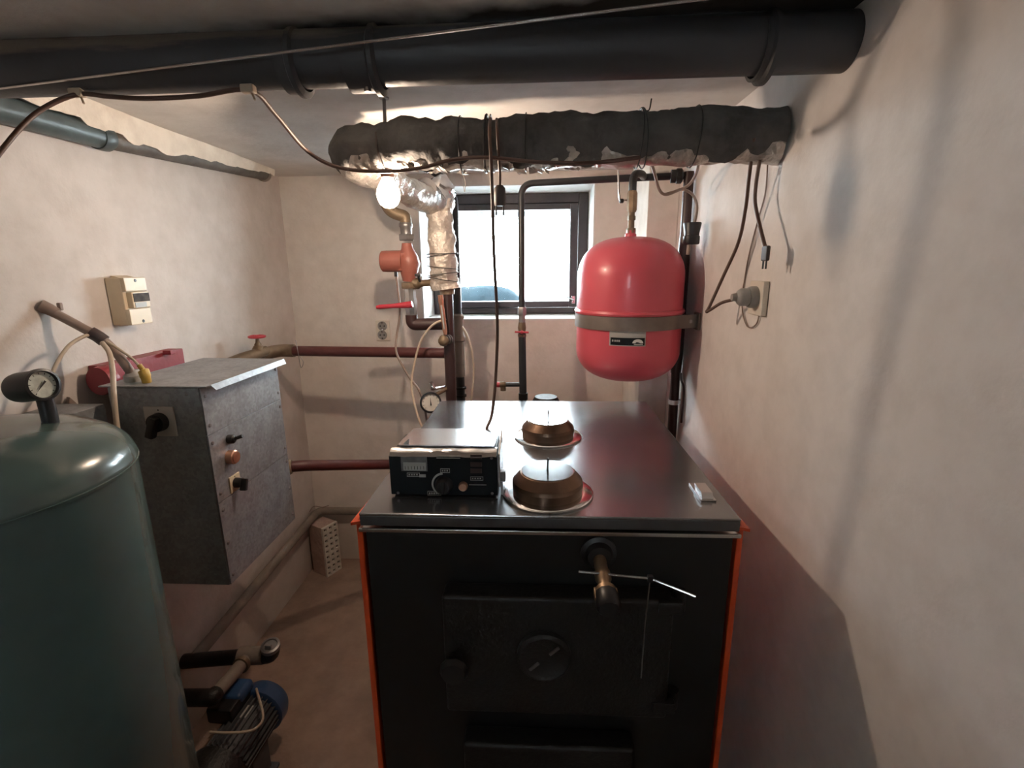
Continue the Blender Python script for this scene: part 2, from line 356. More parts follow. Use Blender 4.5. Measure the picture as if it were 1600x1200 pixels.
# white plastered reveal lining the window recess
rv = MB(); e = 0.006
rv.box((WX0-0.001, YB+0.001, WZ0), (WX0+e, YB+RD, WZ1)); rv.box((WX1-e, YB+0.001, WZ0), (WX1+0.001, YB+RD, WZ1))
rv.box((WX0+e, YB+0.001, WZ1-e), (WX1-e, YB+RD, WZ1+0.001)); rv.box((WX0+e, YB-0.004, WZ0-0.001), (WX1-e, YB+RD, WZ0+e))
struct('window_reveal', rv, 'reveal', wall_back)
struct('trim_1', MB().box((0.407, 1.94, 0), (XR, YB, HC), 0.004), 'wall_b')
# window
win = bpy.data.objects.new('window_1', None); COL.objects.link(win); win.location = ((WX0+WX1)/2, YB+RD+0.04, WZ0); win['kind'] = 'structure'
fy0, fy1 = YB+RD-0.03, YB+RD+0.04
def framebars(x0, x1, z0, z1, t, y0, y1, name, m, parent, tz0=None, tz1=None):
    tz0 = tz0 or t; tz1 = tz1 or t
    for a, b in (((x0, y0, z0), (x0+t, y1, z1)), ((x1-t, y0, z0), (x1, y1, z1)), ((x0+t, y0, z0), (x1-t, y1, z0+tz0)), ((x0+t, y0, z1-tz1), (x1-t, y1, z1))):
        obj(name, MB().box(a, b, 0.003), m, parent)
fx0, fx1, fz0, fz1 = WX0+0.008, WX1-0.008, WZ0+0.008, WZ1-0.008
framebars(fx0, fx1, fz0, fz1, 0.045, fy0, fy1, 'frame_bar', 'frame', win, tz0=0.03)
framebars(fx0+0.048, fx1-0.048, fz0+0.033, fz1-0.048, 0.038, fy0-0.006, fy1-0.01, 'sash_bar', 'frame', win, tz0=0.03, tz1=0.028)
obj('window_pane', MB().box((fx0+0.08, fy0+0.025, fz0+0.058), (fx1-0.08, fy0+0.029, fz1-0.07)), 'pane', win)
obj('window_catch', MB().box((fx1-0.075, fy0-0.02, fz0+0.05), (fx1-0.055, fy0-0.006, fz0+0.09), 0.003).cyl((fx1-0.065, fy0-0.02, fz0+0.07), (fx1-0.1, fy0-0.026, fz0+0.085), 0.004), 'steel', win)
win2 = bpy.data.objects.new('rear_fill_window', None); COL.objects.link(win2); win2.location = ((RX0+RX1)/2, YF-0.07, RZ0); win2['kind'] = 'structure'
framebars(RX0+0.002, RX1-0.002, RZ0+0.002, RZ1-0.002, 0.04, YF-0.1, YF-0.05, 'frame_bar', 'frame', win2)
obj('frame_bar', MB().box(((RX0+RX1)/2-0.018, YF-0.098, RZ0+0.042), ((RX0+RX1)/2+0.018, YF-0.052, RZ1-0.042), 0.003), 'frame', win2)
obj('window_pane', MB().box((RX0+0.042, YF-0.078, RZ0+0.042), (RX1-0.042, YF-0.074, RZ1-0.042)), 'pane', win2)
# outside: paved ground at sill height, a lintel slab over the light well, a heap of gravel
struct('ground_outside', MB().box((-4, YO, 0.9), (4, 9, 1.12)), 'ext_ground')
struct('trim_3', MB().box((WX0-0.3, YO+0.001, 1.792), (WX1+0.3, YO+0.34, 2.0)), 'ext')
hp = MB(); NX, NY = 26, 8
for j in range(NY):
    for i in range(NX):
        x = -0.75+0.95*i/(NX-1); y = YO+0.16+0.5*j/(NY-1)
        h = 0.285*math.sin(math.pi*j/(NY-1))*(1-max(0, (x+0.28)/0.5))**0.6 if x < 0.22 else 0
        hp.v.append(Vector((x, y, 1.118+max(0, h*(0.9+0.3*noise.noise(Vector((x*5, y*5, 1))))))))
for j in range(NY-1):
    for i in range(NX-1): hp.f.append((j*NX+i, j*NX+i+1, (j+1)*NX+i+1, (j+1)*NX+i))
g = tag(obj('gravel_heap', hp, 'ext_blue'), 'blue-grey heap of gravel outside behind the window glass', 'gravel'); g['kind'] = 'stuff'
# ------------------------------------------------------------------ boiler
BX0, BX1, BY0, BY1, BH = -0.339, 0.374, 0.838, 1.658, 1.05
bo = thing('boiler', 'black-fronted solid fuel boiler with orange side panels and steel top', 'boiler', ((BX0+BX1)/2, (BY0+BY1)/2, 0))
obj('core', MB().box((BX0+0.012, BY0+0.05, 0.02), (BX1-0.012, BY1-0.02, BH-0.03)), 'black_paint', bo)
for s, x in ((-1, BX0), (1, BX1)):
    sd = MB().box((x-0.012 if s < 0 else x, BY0+0.012, 0), (x if s < 0 else x+0.012, BY1, BH-0.022), 0.003)
    # flared front corner gusset
    xo = x-0.012 if s < 0 else x+0.012
    sd.prism([(x, BY0+0.012, BH-0.028), (x+s*0.019, BY0+0.004, BH-0.028), (x+s*0.012, BY0+0.2, BH-0.028)], (0, 0, 0.006))
    obj('side_panel', sd, 'orange', bo)
obj('front_panel', MB().box((BX0+0.006, BY0+0.012, 0.03), (BX1-0.006, BY0+0.05, BH-0.037), 0.003), 'black_paint', bo)
obj('back_panel', MB().box((BX0, BY1-0.02, 0.02), (BX1, BY1, BH-0.022)), 'black_paint', bo)
obj('top_plate', MB().box((BX0, BY0, BH-0.006), (BX1, BY1, BH), 0.0025), 'steel_top', bo)
obj('front_lip', MB().box((BX0+0.001, BY0, BH-0.026), (BX1-0.001, BY0+0.008, BH-0.005), 0.002), 'lip', bo)
obj('edge_strip', MB().box((BX0-0.002, BY0-0.003, BH-0.038), (BX1+0.002, BY0+0.014, BH-0.030), 0.0015), 'steel', bo)
obj('top_seam', MB().box((0.0225, BY0+0.001, BH-0.0005), (0.0245, BY0+0.07, BH+0.0006)), 'blk_plastic', bo)
obj('plinth', MB().box((BX0+0.03, BY0+0.06, 0), (BX1-0.03, BY1-0.04, 0.03)), 'black_iron', bo)
# round cleaning caps on the top plate
def cap(c, R, name):
    z = BH+0.0005
    fl = obj('cleaning_cap', MB().lathe([(R*1.0, 0), (R, 0.003), (R*0.97, 0.0045), (R*0.74, 0.0045), (R*0.74, 0), (0, 0)], (c.x, c.y, z), n=48), 'mirror', bo)
    obj('rim', MB().lathe([(R*0.76, 0.004), (R*0.78, 0.022), (R*0.76, 0.030), (R*0.60, 0.047), (R*0.585, 0.0475), (0, 0.0475)], (c.x, c.y, z), n=48), 'bronze', fl, angle=14)
    obj('lid_disc', MB().lathe([(0, 0.0475), (R*0.575, 0.0475), (R*0.575, 0.0492), (R*0.565, 0.0498), (0, 0.0498)], (c.x, c.y, z), n=48), 'mirror', fl, angle=8)
    obj('spindle', MB().cyl((c.x, c.y, z+0.048), (c.x+0.001, c.y+0.002, z+0.075), 0.0019, 8), 'blk_plastic', fl)
cap(Vector((0.0215, 0.937, 0)), 0.093, 'a'); cap(Vector((0.0295, 1.285, 0)), 0.092, 'b')
# little steel hasp at the right front
hq = MB().box((0.322, 0.905, BH), (0.352, 0.985, BH+0.004), 0.001)
hq.prism([(0.326, 0.91, BH+0.003), (0.348, 0.91, BH+0.003), (0.348, 0.918, BH+0.014), (0.326, 0.918, BH+0.014)], (0, 0.045, 0))
obj('hasp', hq, 'steel', bo)
# dark round blemish on the top is only wear; fire doors
d1a, d1b = PY(690, 928, BY0-0.028), PY(1040, 1120, BY0-0.028)
def door(x0, x1, z0, z1, y0, y1):
    d = MB().box((x0, y0, z0), (x1, y1, z1), 0.008, seg=3)
    return obj('fire_door', d, 'black_iron', bo)
fd = door(d1a.x, d1b.x, d1b.z, d1a.z, BY0-0.035, BY0+0.013)
cd = PY(850, 1022, BY0-0.036)
obj('air_dial', MB().lathe([(0, -0.001), (0.052, -0.001), (0.052, 0.012), (0.046, 0.016), (0.04, 0.012), (0, 0.012)], (cd.x, BY0-0.035, cd.z), (0, -1, 0), 40), 'black_iron', fd)
for a in (0.75, 3.9):
    obj('dial_slot', MB().box((-0.012, 0, -0.003), (0.012, 0.004, 0.003), 0.001, Matrix.Translation((cd.x+0.026*math.cos(a), BY0-0.05, cd.z+0.026*math.sin(a)))@Matrix.Rotation(-a, 4, 'Y')), 'dull_steel', fd)
kd = PY(712, 1035, BY0-0.05)
obj('door_knob', MB().lathe([(0, 0), (0.012, 0), (0.012, 0.02), (0.024, 0.026), (0.028, 0.036), (0.022, 0.046), (0, 0.05)], (kd.x, BY0-0.035, kd.z), (0, -1, 0), 10), 'blk_plastic', fd)
for zz in (d1a.z-0.012, d1b.z+0.03):
    obj('hinge', MB().cyl((d1b.x+0.014, BY0-0.012, zz-0.02), (d1b.x+0.014, BY0-0.012, zz+0.02), 0.012, 14).box((d1b.x-0.03, BY0-0.04, zz-0.012), (d1b.x+0.014, BY0-0.022, zz+0.012), 0.003), 'black_iron', fd)
d2 = PY(724, 1158, BY0-0.028); d2b = PY(992, 1160, BY0-0.028)
ad = obj('ash_door', MB().box((d2.x, BY0-0.035, 0.12), (d2b.x, BY0+0.013, d2.z), 0.008, seg=3), 'black_iron', bo)
obj('door_knob', MB().lathe([(0, 0), (0.012, 0), (0.012, 0.02), (0.026, 0.03), (0.022, 0.044), (0, 0.05)], (d2.x+0.04, BY0-0.035, 0.38), (0, -1, 0), 12), 'blk_plastic', ad)
# draught regulator screwed into the front
rg = PY(935, 862, BY0+0.012)
rr = obj('draught_regulator', MB().lathe([(0, 0), (0.034, 0), (0.034, 0.006), (0.026, 0.01), (0.022, 0.022), (0, 0.022)], (rg.x, BY0+0.012, rg.z), (0, -1, 0), 32), 'blk_plastic', bo)
ax = Vector((0.02, -1, -0.16)).normalized(); o0 = Vector((rg.x, BY0-0.008, rg.z-0.004))
obj('brass_body', MB().lathe([(0, 0), (0.012, 0), (0.012, 0.03), (0.0145, 0.034), (0.0145, 0.05), (0.011, 0.055), (0.011, 0.07), (0.018, 0.074), (0.018, 0.088), (0, 0.088)], o0, ax, 20), 'brass', rr)
for s in (-1, 1):
    obj('yoke_arm', MB().box((-0.004, -0.014, -0.006), (0.004, 0.016, 0.006), 0.002, Matrix.Translation(o0+ax*0.084+Vector((s*0.0165, 0, -0.003)))), 'brass', rr)
obj('control_cap', MB().lathe([(0, 0.084), (0.02, 0.084), (0.021, 0.09), (0.021, 0.112), (0.017, 0.118), (0, 0.118)], o0, ax, 10), 'blk_plastic', rr)
r0, r1, r2 = PY(904, 893, BY0-0.055), PY(1016, 904, BY0-0.06), PY(1087, 932, BY0-0.09)
obj('lever_rod', MB().tube([r0, r1-(r1-r0)*0.02, r1, r2], 0.0024, 8), 'steel', rr)
obj('lever_joint', MB().box(r1-Vector((0.005, 0.004, 0.006)), r1+Vector((0.005, 0.004, 0.006)), 0.001), 'blk_plastic', rr)
obj('chain', MB().tube([r1, r1-Vector((0.002, -0.01, 0.1)), (r1.x-0.002, BY0-0.045, d1a.z-0.16)], 0.0012, 6), 'dull_steel', rr)
# flue damper knob just behind the top plate
fk = PY(853, 626, BY1+0.05)
obj('flue_collar', MB().lathe([(0.055, -0.35), (0.055, -0.02), (0.047, 0.0), (0.04, 0.012), (0, 0.012)], (fk.x, BY1+0.062, fk.z), n=28).box((fk.x-0.05, BY1-0.005, 0.7), (fk.x+0.05, BY1+0.06, 0.78)), 'black_iron', bo)

# ------------------------------------------------------------------ control unit on the boiler
UX0, UX1, UY0, UY1, UZ0, UZ1 = -0.297, -0.078, 0.913, 1.03, BH, 1.152
cu = thing('boiler_control_unit', 'black-faced control unit with bent steel cover on the boiler top', 'control unit', ((UX0+UX1)/2, (UY0+UY1)/2, BH+0.0005))
obj('housing', MB().box((UX0+0.004, UY0+0.004, UZ0+0.001), (UX1-0.004, UY1, UZ1-0.008), 0.004), 'blk_plastic', cu)
obj('face_plate', MB().box((UX0, UY0-0.003, UZ0+0.004), (UX1, UY0+0.006, UZ1-0.012), 0.003), 'label_dark', cu)
cov = MB()
cov.prism([(UX0+0.012, UY0+0.022, UZ1-0.002), (UX0+0.02, UY1+0.012, UZ1-0.002), (UX1-0.005, UY1+0.012, UZ1-0.002), (UX1-0.008, UY0+0.022, UZ1-0.002)], (0, 0, 0.0025))
# crumpled front edge of the cover
NXc = 28
for j, (yy, zz) in enumerate(((UY0+0.024, UZ1-0.004), (UY0+0.012, UZ1-0.003), (UY0+0.002, UZ1-0.006), (UY0-0.005, UZ1-0.014))):
    for i in range(NXc):
        t = i/(NXc-1); x = UX0+0.002+(UX1-UX0-0.004)*t
        q = noise.noise(Vector((t*9, j*1.7, 3)))*0.004*(j > 0)
        cov.v.append(Vector((x, yy+q*0.6, zz+q)))
k0 = len(cov.v)-4*NXc
for j in range(3):
    for i in range(NXc-1): cov.f.append((k0+j*NXc+i, k0+j*NXc+i+1, k0+(j+1)*NXc+i+1, k0+(j+1)*NXc+i))
obj('steel_cover', cov, 'steel', cu)
obj('side_flap', MB().prism([(UX1+0.001, UY0+0.004, UZ0+0.02), (UX1+0.001, UY0+0.006, UZ1-0.012), (UX1+0.001, UY1-0.03, UZ1+0.012), (UX1+0.001, UY1-0.005, UZ0+0.02)], (0.003, 0, 0)), 'steel', cu)
obj('side_clip', MB().box((UX1+0.004, UY0+0.012, UZ0+0.028), (UX1+0.014, UY0+0.03, UZ0+0.05), 0.002).box((UX1+0.004, UY0+0.008, UZ0+0.001), (UX1+0.009, UY0+0.02, UZ0+0.03), 0.001), 'dull_steel', cu)
obj('cover_corner', MB().prism([(UX0+0.02, UY0+0.028, UZ1-0.002), (UX0+0.034, UY0+0.028, UZ1-0.002), (UX0+0.036, UY0+0.03, UZ1+0.012)], (0, 0.002, 0)), 'steel', cu)
yf = UY0-0.003
def fp(u, v): return PY(u, v, yf)
def rect(u0, v0, u1, v1, d=0.0012):
    a, b = fp(u0, v0), fp(u1, v1); return MB().box((a.x, yf-d, a.z), (b.x, yf+0.001, b.z))
obj('meter_window', rect(626, 713, 668, 736), 'meter', cu)
obj('meter_scale', rect(630, 722, 666, 735, 0.0016), 'print_light', cu)
for i in range(7): obj('scale_mark', rect(633+i*4.8, 728, 634+i*4.8, 733, 0.002), 'label_dark', cu)
def outline(u0, v0, u1, v1, bars=4):
    mb = MB()
    for q in ((u0, v0, u1, v0+0.8), (u0, v1-0.8, u1, v1), (u0, v0, u0+0.8, v1), (u1-0.8, v0, u1, v1)): 
        b = rect(*q); mb.add(b.v, b.f)
    st = (u1-u0-4)/bars
    for i in range(bars):
        b = rect(u0+2.4+i*st, v0+2.3, u0+2.4+i*st+st*0.62, v1-2.3); mb.add(b.v, b.f)
    obj('print_label', mb, 'print_light', cu)
outline(636, 738.5, 656, 744.5); obj('label_tab', rect(655, 741, 665.5, 745.5), 'print_light', cu)
outline(688, 732, 703, 738.5, 3); outline(668, 767, 689.5, 774, 5); outline(735, 744.5, 755, 750.5, 4)
for (u0, u1, v) in ((682, 719, 715.5), (684, 700, 712.5), (702, 720, 712.5), (733, 760, 757.3)): obj('print_line', rect(u0, v-0.7, u1, v+0.7), 'print_light', cu)
for v in (713, 725, 735): obj('rocker_lamp', rect(735, v-3, 753, v+4, 0.002), 'pipe_dark', cu)
kc = fp(694, 757); arc = MB()
for i in range(15):
    a0, a1 = math.radians(95+i*9.5), math.radians(95+(i+1)*9.5); w0, w1 = 0.0022+0.0016*(14-i)/14, 0.0022+0.0016*(13-i)/14
    R = 0.0225
    P4 = [(kc.x+(R-0.0005)*math.cos(a0), kc.z+(R-0.0005)*math.sin(a0)), (kc.x+(R+w0)*math.cos(a0), kc.z+(R+w0)*math.sin(a0)), (kc.x+(R+w1)*math.cos(a1), kc.z+(R+w1)*math.sin(a1)), (kc.x+(R-0.0005)*math.cos(a1), kc.z+(R-0.0005)*math.sin(a1))]
    arc.prism([(p[0], yf-0.0012, p[1]) for p in P4], (0, 0.002, 0))
obj('dial_arc', arc, 'print_light', cu)
obj('selector_knob', MB().lathe([(0, 0), (0.018, 0), (0.0165, 0.012), (0.012, 0.017), (0, 0.017)], (kc.x, yf, kc.z), (0, -1, 0), 32).box((kc.x-0.003, yf-0.02, kc.z-0.013), (kc.x+0.003, yf-0.012, kc.z+0.013), 0.001), 'blk_plastic', cu)
kb = fp(724, 759)
obj('push_button', MB().lathe([(0, 0), (0.0095, 0), (0.0095, 0.006), (0.0075, 0.009), (0, 0.0085)], (kb.x, yf, kb.z), (0, -1, 0), 24), 'copper', cu)
for u, v in ((622, 770), (769, 771), (768, 716)):
    q = fp(u, v); obj('face_screw', MB().lathe([(0, 0), (0.003, 0), (0.002, 0.0018), (0, 0.002)], (q.x, yf, q.z), (0, -1, 0), 10), 'dull_steel', cu)
for u in (UX0+0.012, UX1-0.014):
    obj('foot', MB().cyl((u, UY0+0.012, BH+0.0006), (u, UY0+0.012, BH+0.006), 0.007, 12), 'blk_plastic', cu)

# ------------------------------------------------------------------ red expansion tank
TX, TY, TR = 0.310, 1.70, 0.174
tz = lambda v: PY(982, v, TY).z
z_top, z_bot = 1.598, 1.122; z_seam = PY(982, 492, TY-TR).z
tk = thing('expansion_tank', 'round-ended red expansion tank strapped to the right wall', 'tank', (TX, TY, z_bot))
def dome(z_a, z_b, R, s, n=12):
    """profile from the rim (z_a) to the pole (z_b), squarish ellipse"""
    out = []
    for i in range(n+1):
        t = i/n*math.pi/2; out.append((R*max(0, math.cos(t))**0.72, z_a+(z_b-z_a)*math.sin(t)**1.0))
    out[-1] = (0, z_b); return out
obj('upper_shell', MB().lathe([(TR, z_seam)]+dome(z_top-0.125, z_top, TR, 1), (TX, TY, 0), n=64), 'red_tank', tk)
obj('lower_shell', MB().lathe([(TR, z_seam)]+dome(z_bot+0.105, z_bot, TR, 1), (TX, TY, 0), n=64), 'red_tank', tk)
obj('seam_rim', MB().lathe([(TR-0.002, z_seam-0.007), (TR+0.006, z_seam-0.006), (TR+0.008, z_seam), (TR+0.005, z_seam+0.007), (TR-0.002, z_seam+0.008)], (TX, TY, 0), n=64), 'red_tank', tk)
# strap: band around the shell with its ear bolted to a wall bracket
zs1, zs0 = PY(982, 496, TY-TR).z, PY(982, 518, TY-TR).z
sb = MB(); NS = 40; a0, a1 = math.radians(20), math.radians(-215)
pts = []
for i in range(NS+1):
    a = a0+(a1-a0)*i/NS; pts.append((TX+(TR+0.0025)*math.cos(a), TY+(TR+0.0025)*math.sin(a)))
ear = PY(1092, 505, 1.62)
front_a = math.radians(-38)
path = [(TX+(TR+0.0035)*math.cos(a), TY+(TR+0.0035)*math.sin(a)) for a in [math.radians(-200+i*162/NS) for i in range(NS+1)]]
path += [(0.50, TY-0.09), (XR-0.002, TY-0.085)]
for i, (x, y) in enumerate(path):
    d = Vector((path[min(i+1, len(path)-1)][0]-path[max(i-1, 0)][0], path[min(i+1, len(path)-1)][1]-path[max(i-1, 0)][1], 0)).normalized()
    nrm = Vector((d.y, -d.x, 0))*0.0025
    for q in (Vector((x, y, zs0)), Vector((x, y, zs1)), Vector((x, y, zs1))+nrm, Vector((x, y, zs0))+nrm): sb.v.append(q)
for i in range(len(path)-1):
    for k in range(4): sb.f.append((i*4+k, i*4+(k+1) % 4, (i+1)*4+(k+1) % 4, (i+1)*4+k))
sb.f += [(0, 1, 2, 3), tuple((len(path)-1)*4+k for k in (3, 2, 1, 0))]
st = obj('strap', sb, 'strap', tk)
obj('strap_bracket', MB().box((XR-0.009, TY-0.108, zs0-0.006), (XR-0.001, TY-0.06, zs1+0.006), 0.002), 'strap', st)
obj('strap_bolt', MB().hexnut((XR-0.03, TY-0.093, (zs0+zs1)/2), (0.2, -1, 0), 0.007, 0.008), 'dull_steel', st)
# data plate on the lower shell
def plate(u0, v0, u1, v1, R, n=8):
    mb = MB(); A0 = PY(u0, v0, TY-TR*0.98); A1 = PY(u1, v1, TY-TR*0.98)
    th0, th1 = math.asin((A0.x-TX)/TR), math.asin((A1.x-TX)/TR)
    for i in range(n+1):
        t = th0+(th1-th0)*i/n
        for z in (A0.z, A1.z): mb.v.append(Vector((TX+R*math.sin(t), TY-R*math.cos(t), z)))
    for i in range(n): mb.f.append((2*i, 2*i+1, 2*i+3, 2*i+2))
    return mb
lb = obj('data_plate', plate(954, 516.5, 1008, 541, TR+0.0008), 'print_light', tk)
obj('plate_print', plate(955.5, 528, 1006.5, 539.5, TR+0.0014), 'label_dark', lb)
sh = MB(); c0 = PY(996, 536, TY-TR*0.98)
for i in range(9):
    a = math.pi*i/8; x = c0.x+0.0165*math.cos(a); z = c0.z+0.0125*math.sin(a); t = math.asin((x-TX)/TR); R = TR+0.002
    sh.v.append(Vector((TX+R*math.sin(t), TY-R*math.cos(t), z)))
sh.f.append(tuple(range(9)))
obj('plate_emblem', sh, 'reveal', lb)
for i, u in enumerate((957.5, 961, 964, 967)): obj('plate_lettering', plate(u, 531.5, u+2, 534.5, TR+0.0018, 2), 'print_light', lb)
obj('emblem_lettering', plate(990, 537, 1004, 538.6, TR+0.002, 3), 'print_light', lb)
# inlet nipple, fittings and elbow
tp = Vector((TX-0.004, TY, z_top))
obj('inlet_nipple', MB().lathe([(0.02, -0.012), (0.018, 0.008), (0.014, 0.012), (0.014, 0.02), (0, 0.02)], tp, n=20), 'red_tank', tk)
vz = lambda v: PY(984, v, TY).z
tv = thing('tank_shutoff_valve', 'brass lever valve on the pipe above the red tank', 'valve', (tp.x, tp.y, vz(368)))
obj('union', MB().hexnut((tp.x, TY, vz(361)), (0, 0, 1), 0.0155, 0.018).cyl((tp.x, TY, vz(370)), (tp.x, TY, vz(330)), 0.0105, 16).hexnut((tp.x, TY, vz(341)), (0, 0, 1), 0.0135, 0.014), 'dull_brass', tv)
obj('valve_body', MB().lathe([(0, vz(332)), (0.013, vz(332)), (0.0165, vz(328)), (0.0165, vz(302)), (0.013, vz(298)), (0, vz(298))], (tp.x, TY, 0), n=8), 'brass', tv)
l0, l1, l2 = PY(984, 313, TY-0.005), PY(969, 313, TY-0.02), PY(966, 266, TY-0.02)
obj('lever', MB().tube(bend([l0+Vector((-0.01, 0, 0)), l1+Vector((0, 0, -0.002)), PY(967, 302, TY-0.02), l2], 0.008), 0.0032, 8), 'steel', tv)
obj('lever_nut', MB().hexnut(PY(971, 314, TY-0.02), (1, 0.2, 0), 0.007, 0.012), 'blk_plastic', tv)

# ------------------------------------------------------------------ pipes by the window
PB = 1.85
p1, p2, p3 = PY(816, 500, PB), PY(812, 292, PB), PY(1068, 272, 1.78)
px_c = PY(815, 400, PB).x
ox = thing('boiler_vent_pipe', 'thin black pipe bending across the top of the window to the right wall', 'pipe', (px_c, PB, 0.9))
elbow_end = Vector((0.497, 1.755, PY(1060, 276, 1.77).z))
zt2 = PY(830, 287, PB).z
obj('black_run', MB().tube(bend([(px_c, PB, PY(815, 492, PB).z), (px_c, PB, zt2), (0.30, 1.815, PY(970, 279, 1.82).z), elbow_end], 0.045, 8), 0.0118, 14), 'pipe_blk', ox)
obj('lower_run', MB().tube([(px_c, PB, PY(816, 518, PB).z), (px_c+0.002, PB, PY(818, 600, PB).z), (px_c+0.003, PB, 0.98), (px_c+0.003, PB, 0.9), (px_c+0.003, BY1, 0.88)], 0.0145, 14), 'pipe_blk', ox)
zc = lambda v: PY(815, v, PB).z
obj('union', MB().hexnut((px_c, PB, zc(486)), (0, 0, 1), 0.0175, 0.03).cyl((px_c, PB, zc(520)), (px_c, PB, zc(480)), 0.0125, 14), 'dull_steel', ox)
obj('valve_body', MB().lathe([(0, zc(521)), (0.0125, zc(521)), (0.016, zc(512)), (0.0125, zc(503)), (0, zc(503))], (px_c, PB, 0), n=10).hexnut((px_c, PB, zc(524)), (0, 0, 1), 0.0165, 0.012), 'dull_brass', ox)
obj('tee_handle', MB().cyl((px_c-0.026, PB-0.03, zc(517)), (px_c+0.026, PB-0.03, zc(518)), 0.0035, 8).cyl((px_c, PB, zc(517.5)), (px_c, PB-0.032, zc(517.5)), 0.006, 10), 'handle_red', ox)
obj('collar', MB().lathe([(0, zc(614)), (0.018, zc(614)), (0.018, zc(624)), (0, zc(624))], (px_c+0.003, PB, 0), n=16), 'black_iron', ox)
obj('elbow_fitting', MB().lathe([(0, -0.022), (0.021, -0.022), (0.021, -0.006), (0.024, -0.004), (0.024, 0.012), (0.018, 0.016), (0, 0.016)], elbow_end+Vector((-0.035, 0.005, 0)), (1, -0.15, 0), 12), 'black_iron', ox)
# tank connection: elbow from valve up into the black run
obj('tank_branch', MB().tube(bend([(tp.x, TY, vz(300)), (tp.x, TY, vz(272)), (TX+0.03, TY+0.04, vz(268)), (0.36, 1.80, PY(1000, 277, 1.8).z)], 0.035, 8), 0.0125, 14), 'pipe_blk', ox)
dz = PY(790, 601, PB).z
dv = thing('drain_cock', 'small brass drain cock with red cap on the black pipe', 'valve', (px_c-0.05, PB, dz-0.02))
dxa, dxb = PY(776, 601, PB).x, px_c-0.013
obj('stem', MB().cyl((dxb+0.003, PB, dz), (dxa+0.03, PB, dz), 0.0085, 12), 'pipe_blk', dv)
obj('body', MB().lathe([(0, 0), (0.011, 0), (0.013, 0.006), (0.013, 0.018), (0.009, 0.024), (0, 0.024)], (dxa+0.012, PB, dz), (1, 0, 0), 12).cyl((dxa+0.025, PB, dz), (dxa+0.025, PB, dz-0.024), 0.011, 10), 'dull_brass', dv)
obj('red_cap', MB().lathe([(0, 0), (0.010, 0), (0.011, 0.004), (0.011, 0.015), (0, 0.015)], (dxa, PB, dz), (1, 0, 0), 14), 'handle_red', dv)
# right-wall riser behind the tank
rp = thing('wall_riser_pipe', 'dark red riser pipe on the right wall behind the red tank', 'pipe', (0.497, 1.755, 0))
obj('pipe', MB().tube([(0.497, 1.755, 0), (0.497, 1.755, elbow_end.z+0.012)], 0.0165, 16), 'pipe_dark', rp)
obj('sleeve', MB().tube([(0.497, 1.755, 1.13), (0.497, 1.755, 1.2), (0.497, 1.755, 1.52), (0.497, 1.755, 1.6)], [0.018, 0.021, 0.021, 0.0175], 16), 'pipe_dark', rp)
cz = PX(1066, 650, 0.497).z
obj('clip', MB().lathe([(0.0168, -0.008), (0.02, -0.008), (0.02, 0.008), (0.0168, 0.008)], (0.497, 1.755, cz+0.02), n=20).box((0.505, 1.745, cz+0.012), (0.52, 1.77, cz+0.028), 0.002), 'reveal', rp)
tag(obj('riser_sidepipe', MB().tube(cr([(0.513, 1.70, 0.96), (0.513, 1.70, 1.08), (0.509, 1.722, 1.11), (0.508, 1.73, 1.135)]), 0.004, 8), 'pipe_dark'), 'short thin tube clipped beside the wall riser', 'pipe')

# ------------------------------------------------------------------ supply riser, circulation pump and fittings
RY = 1.82
rA = PY(702, 540, RY).x
zr = lambda v, u=700: PY(u, v, RY).z
zA = zr(458)
sp = thing('supply_riser', 'dark red-brown supply riser pipe left of the window', 'pipe', (rA, RY, 0.8))
obj('pipe', MB().tube(bend([(rA, BY1, 0.8), (rA, RY, 0.8), (rA, RY, zA)], 0.05), 0.0205, 18), 'pipe_dark', sp)
obj('top_fitting', MB().lathe([(0, zA-0.004), (0.027, zA-0.004), (0.028, zA+0.012), (0.024, zA+0.016), (0.024, zA+0.05), (0, zA+0.05)], (rA, RY, 0), n=18), 'dull_brass', sp)
rBx = PY(715, 480, 1.93).x
rb = thing('return_riser', 'slim dark grey riser with belled joints at the window edge', 'pipe', (rBx, 1.93, 0.8))
zb = lambda v: PY(716, v, 1.93).z
obj('upper_pipe', MB().tube(bend([(rBx, 1.93, zb(500)), (rBx, 1.93, zb(300)), (rBx-0.06, 1.90, zb(268)), (rBx-0.12, 1.86, zb(262))], 0.05), 0.0155, 14), 'pipe_blk', rb)
obj('lower_pipe', MB().tube(bend([(rBx, BY1, 0.86), (rBx, 1.93, 0.86), (rBx, 1.93, zb(585))], 0.05), 0.0185, 14), 'pipe_blk', rb)
obj('bell_joint', MB().lathe([(0, zb(588)), (0.021, zb(588)), (0.0215, zb(568)), (0.021, zb(534)), (0.0265, zb(532)), (0.0265, zb(526)), (0.02, zb(522)), (0.0195, zb(500)), (0.024, zb(497)), (0.024, zb(493)), (0.016, zb(490)), (0, zb(490))], (rBx, 1.93, 0), n=20), 'pipe_grey', rb)
for v in (606, 618): obj('joint_ring', MB().lathe([(0.018, -0.006), (0.024, -0.004), (0.024, 0.004), (0.018, 0.006)], (rBx, 1.93, zb(v)), n=18), 'black_iron', rb)

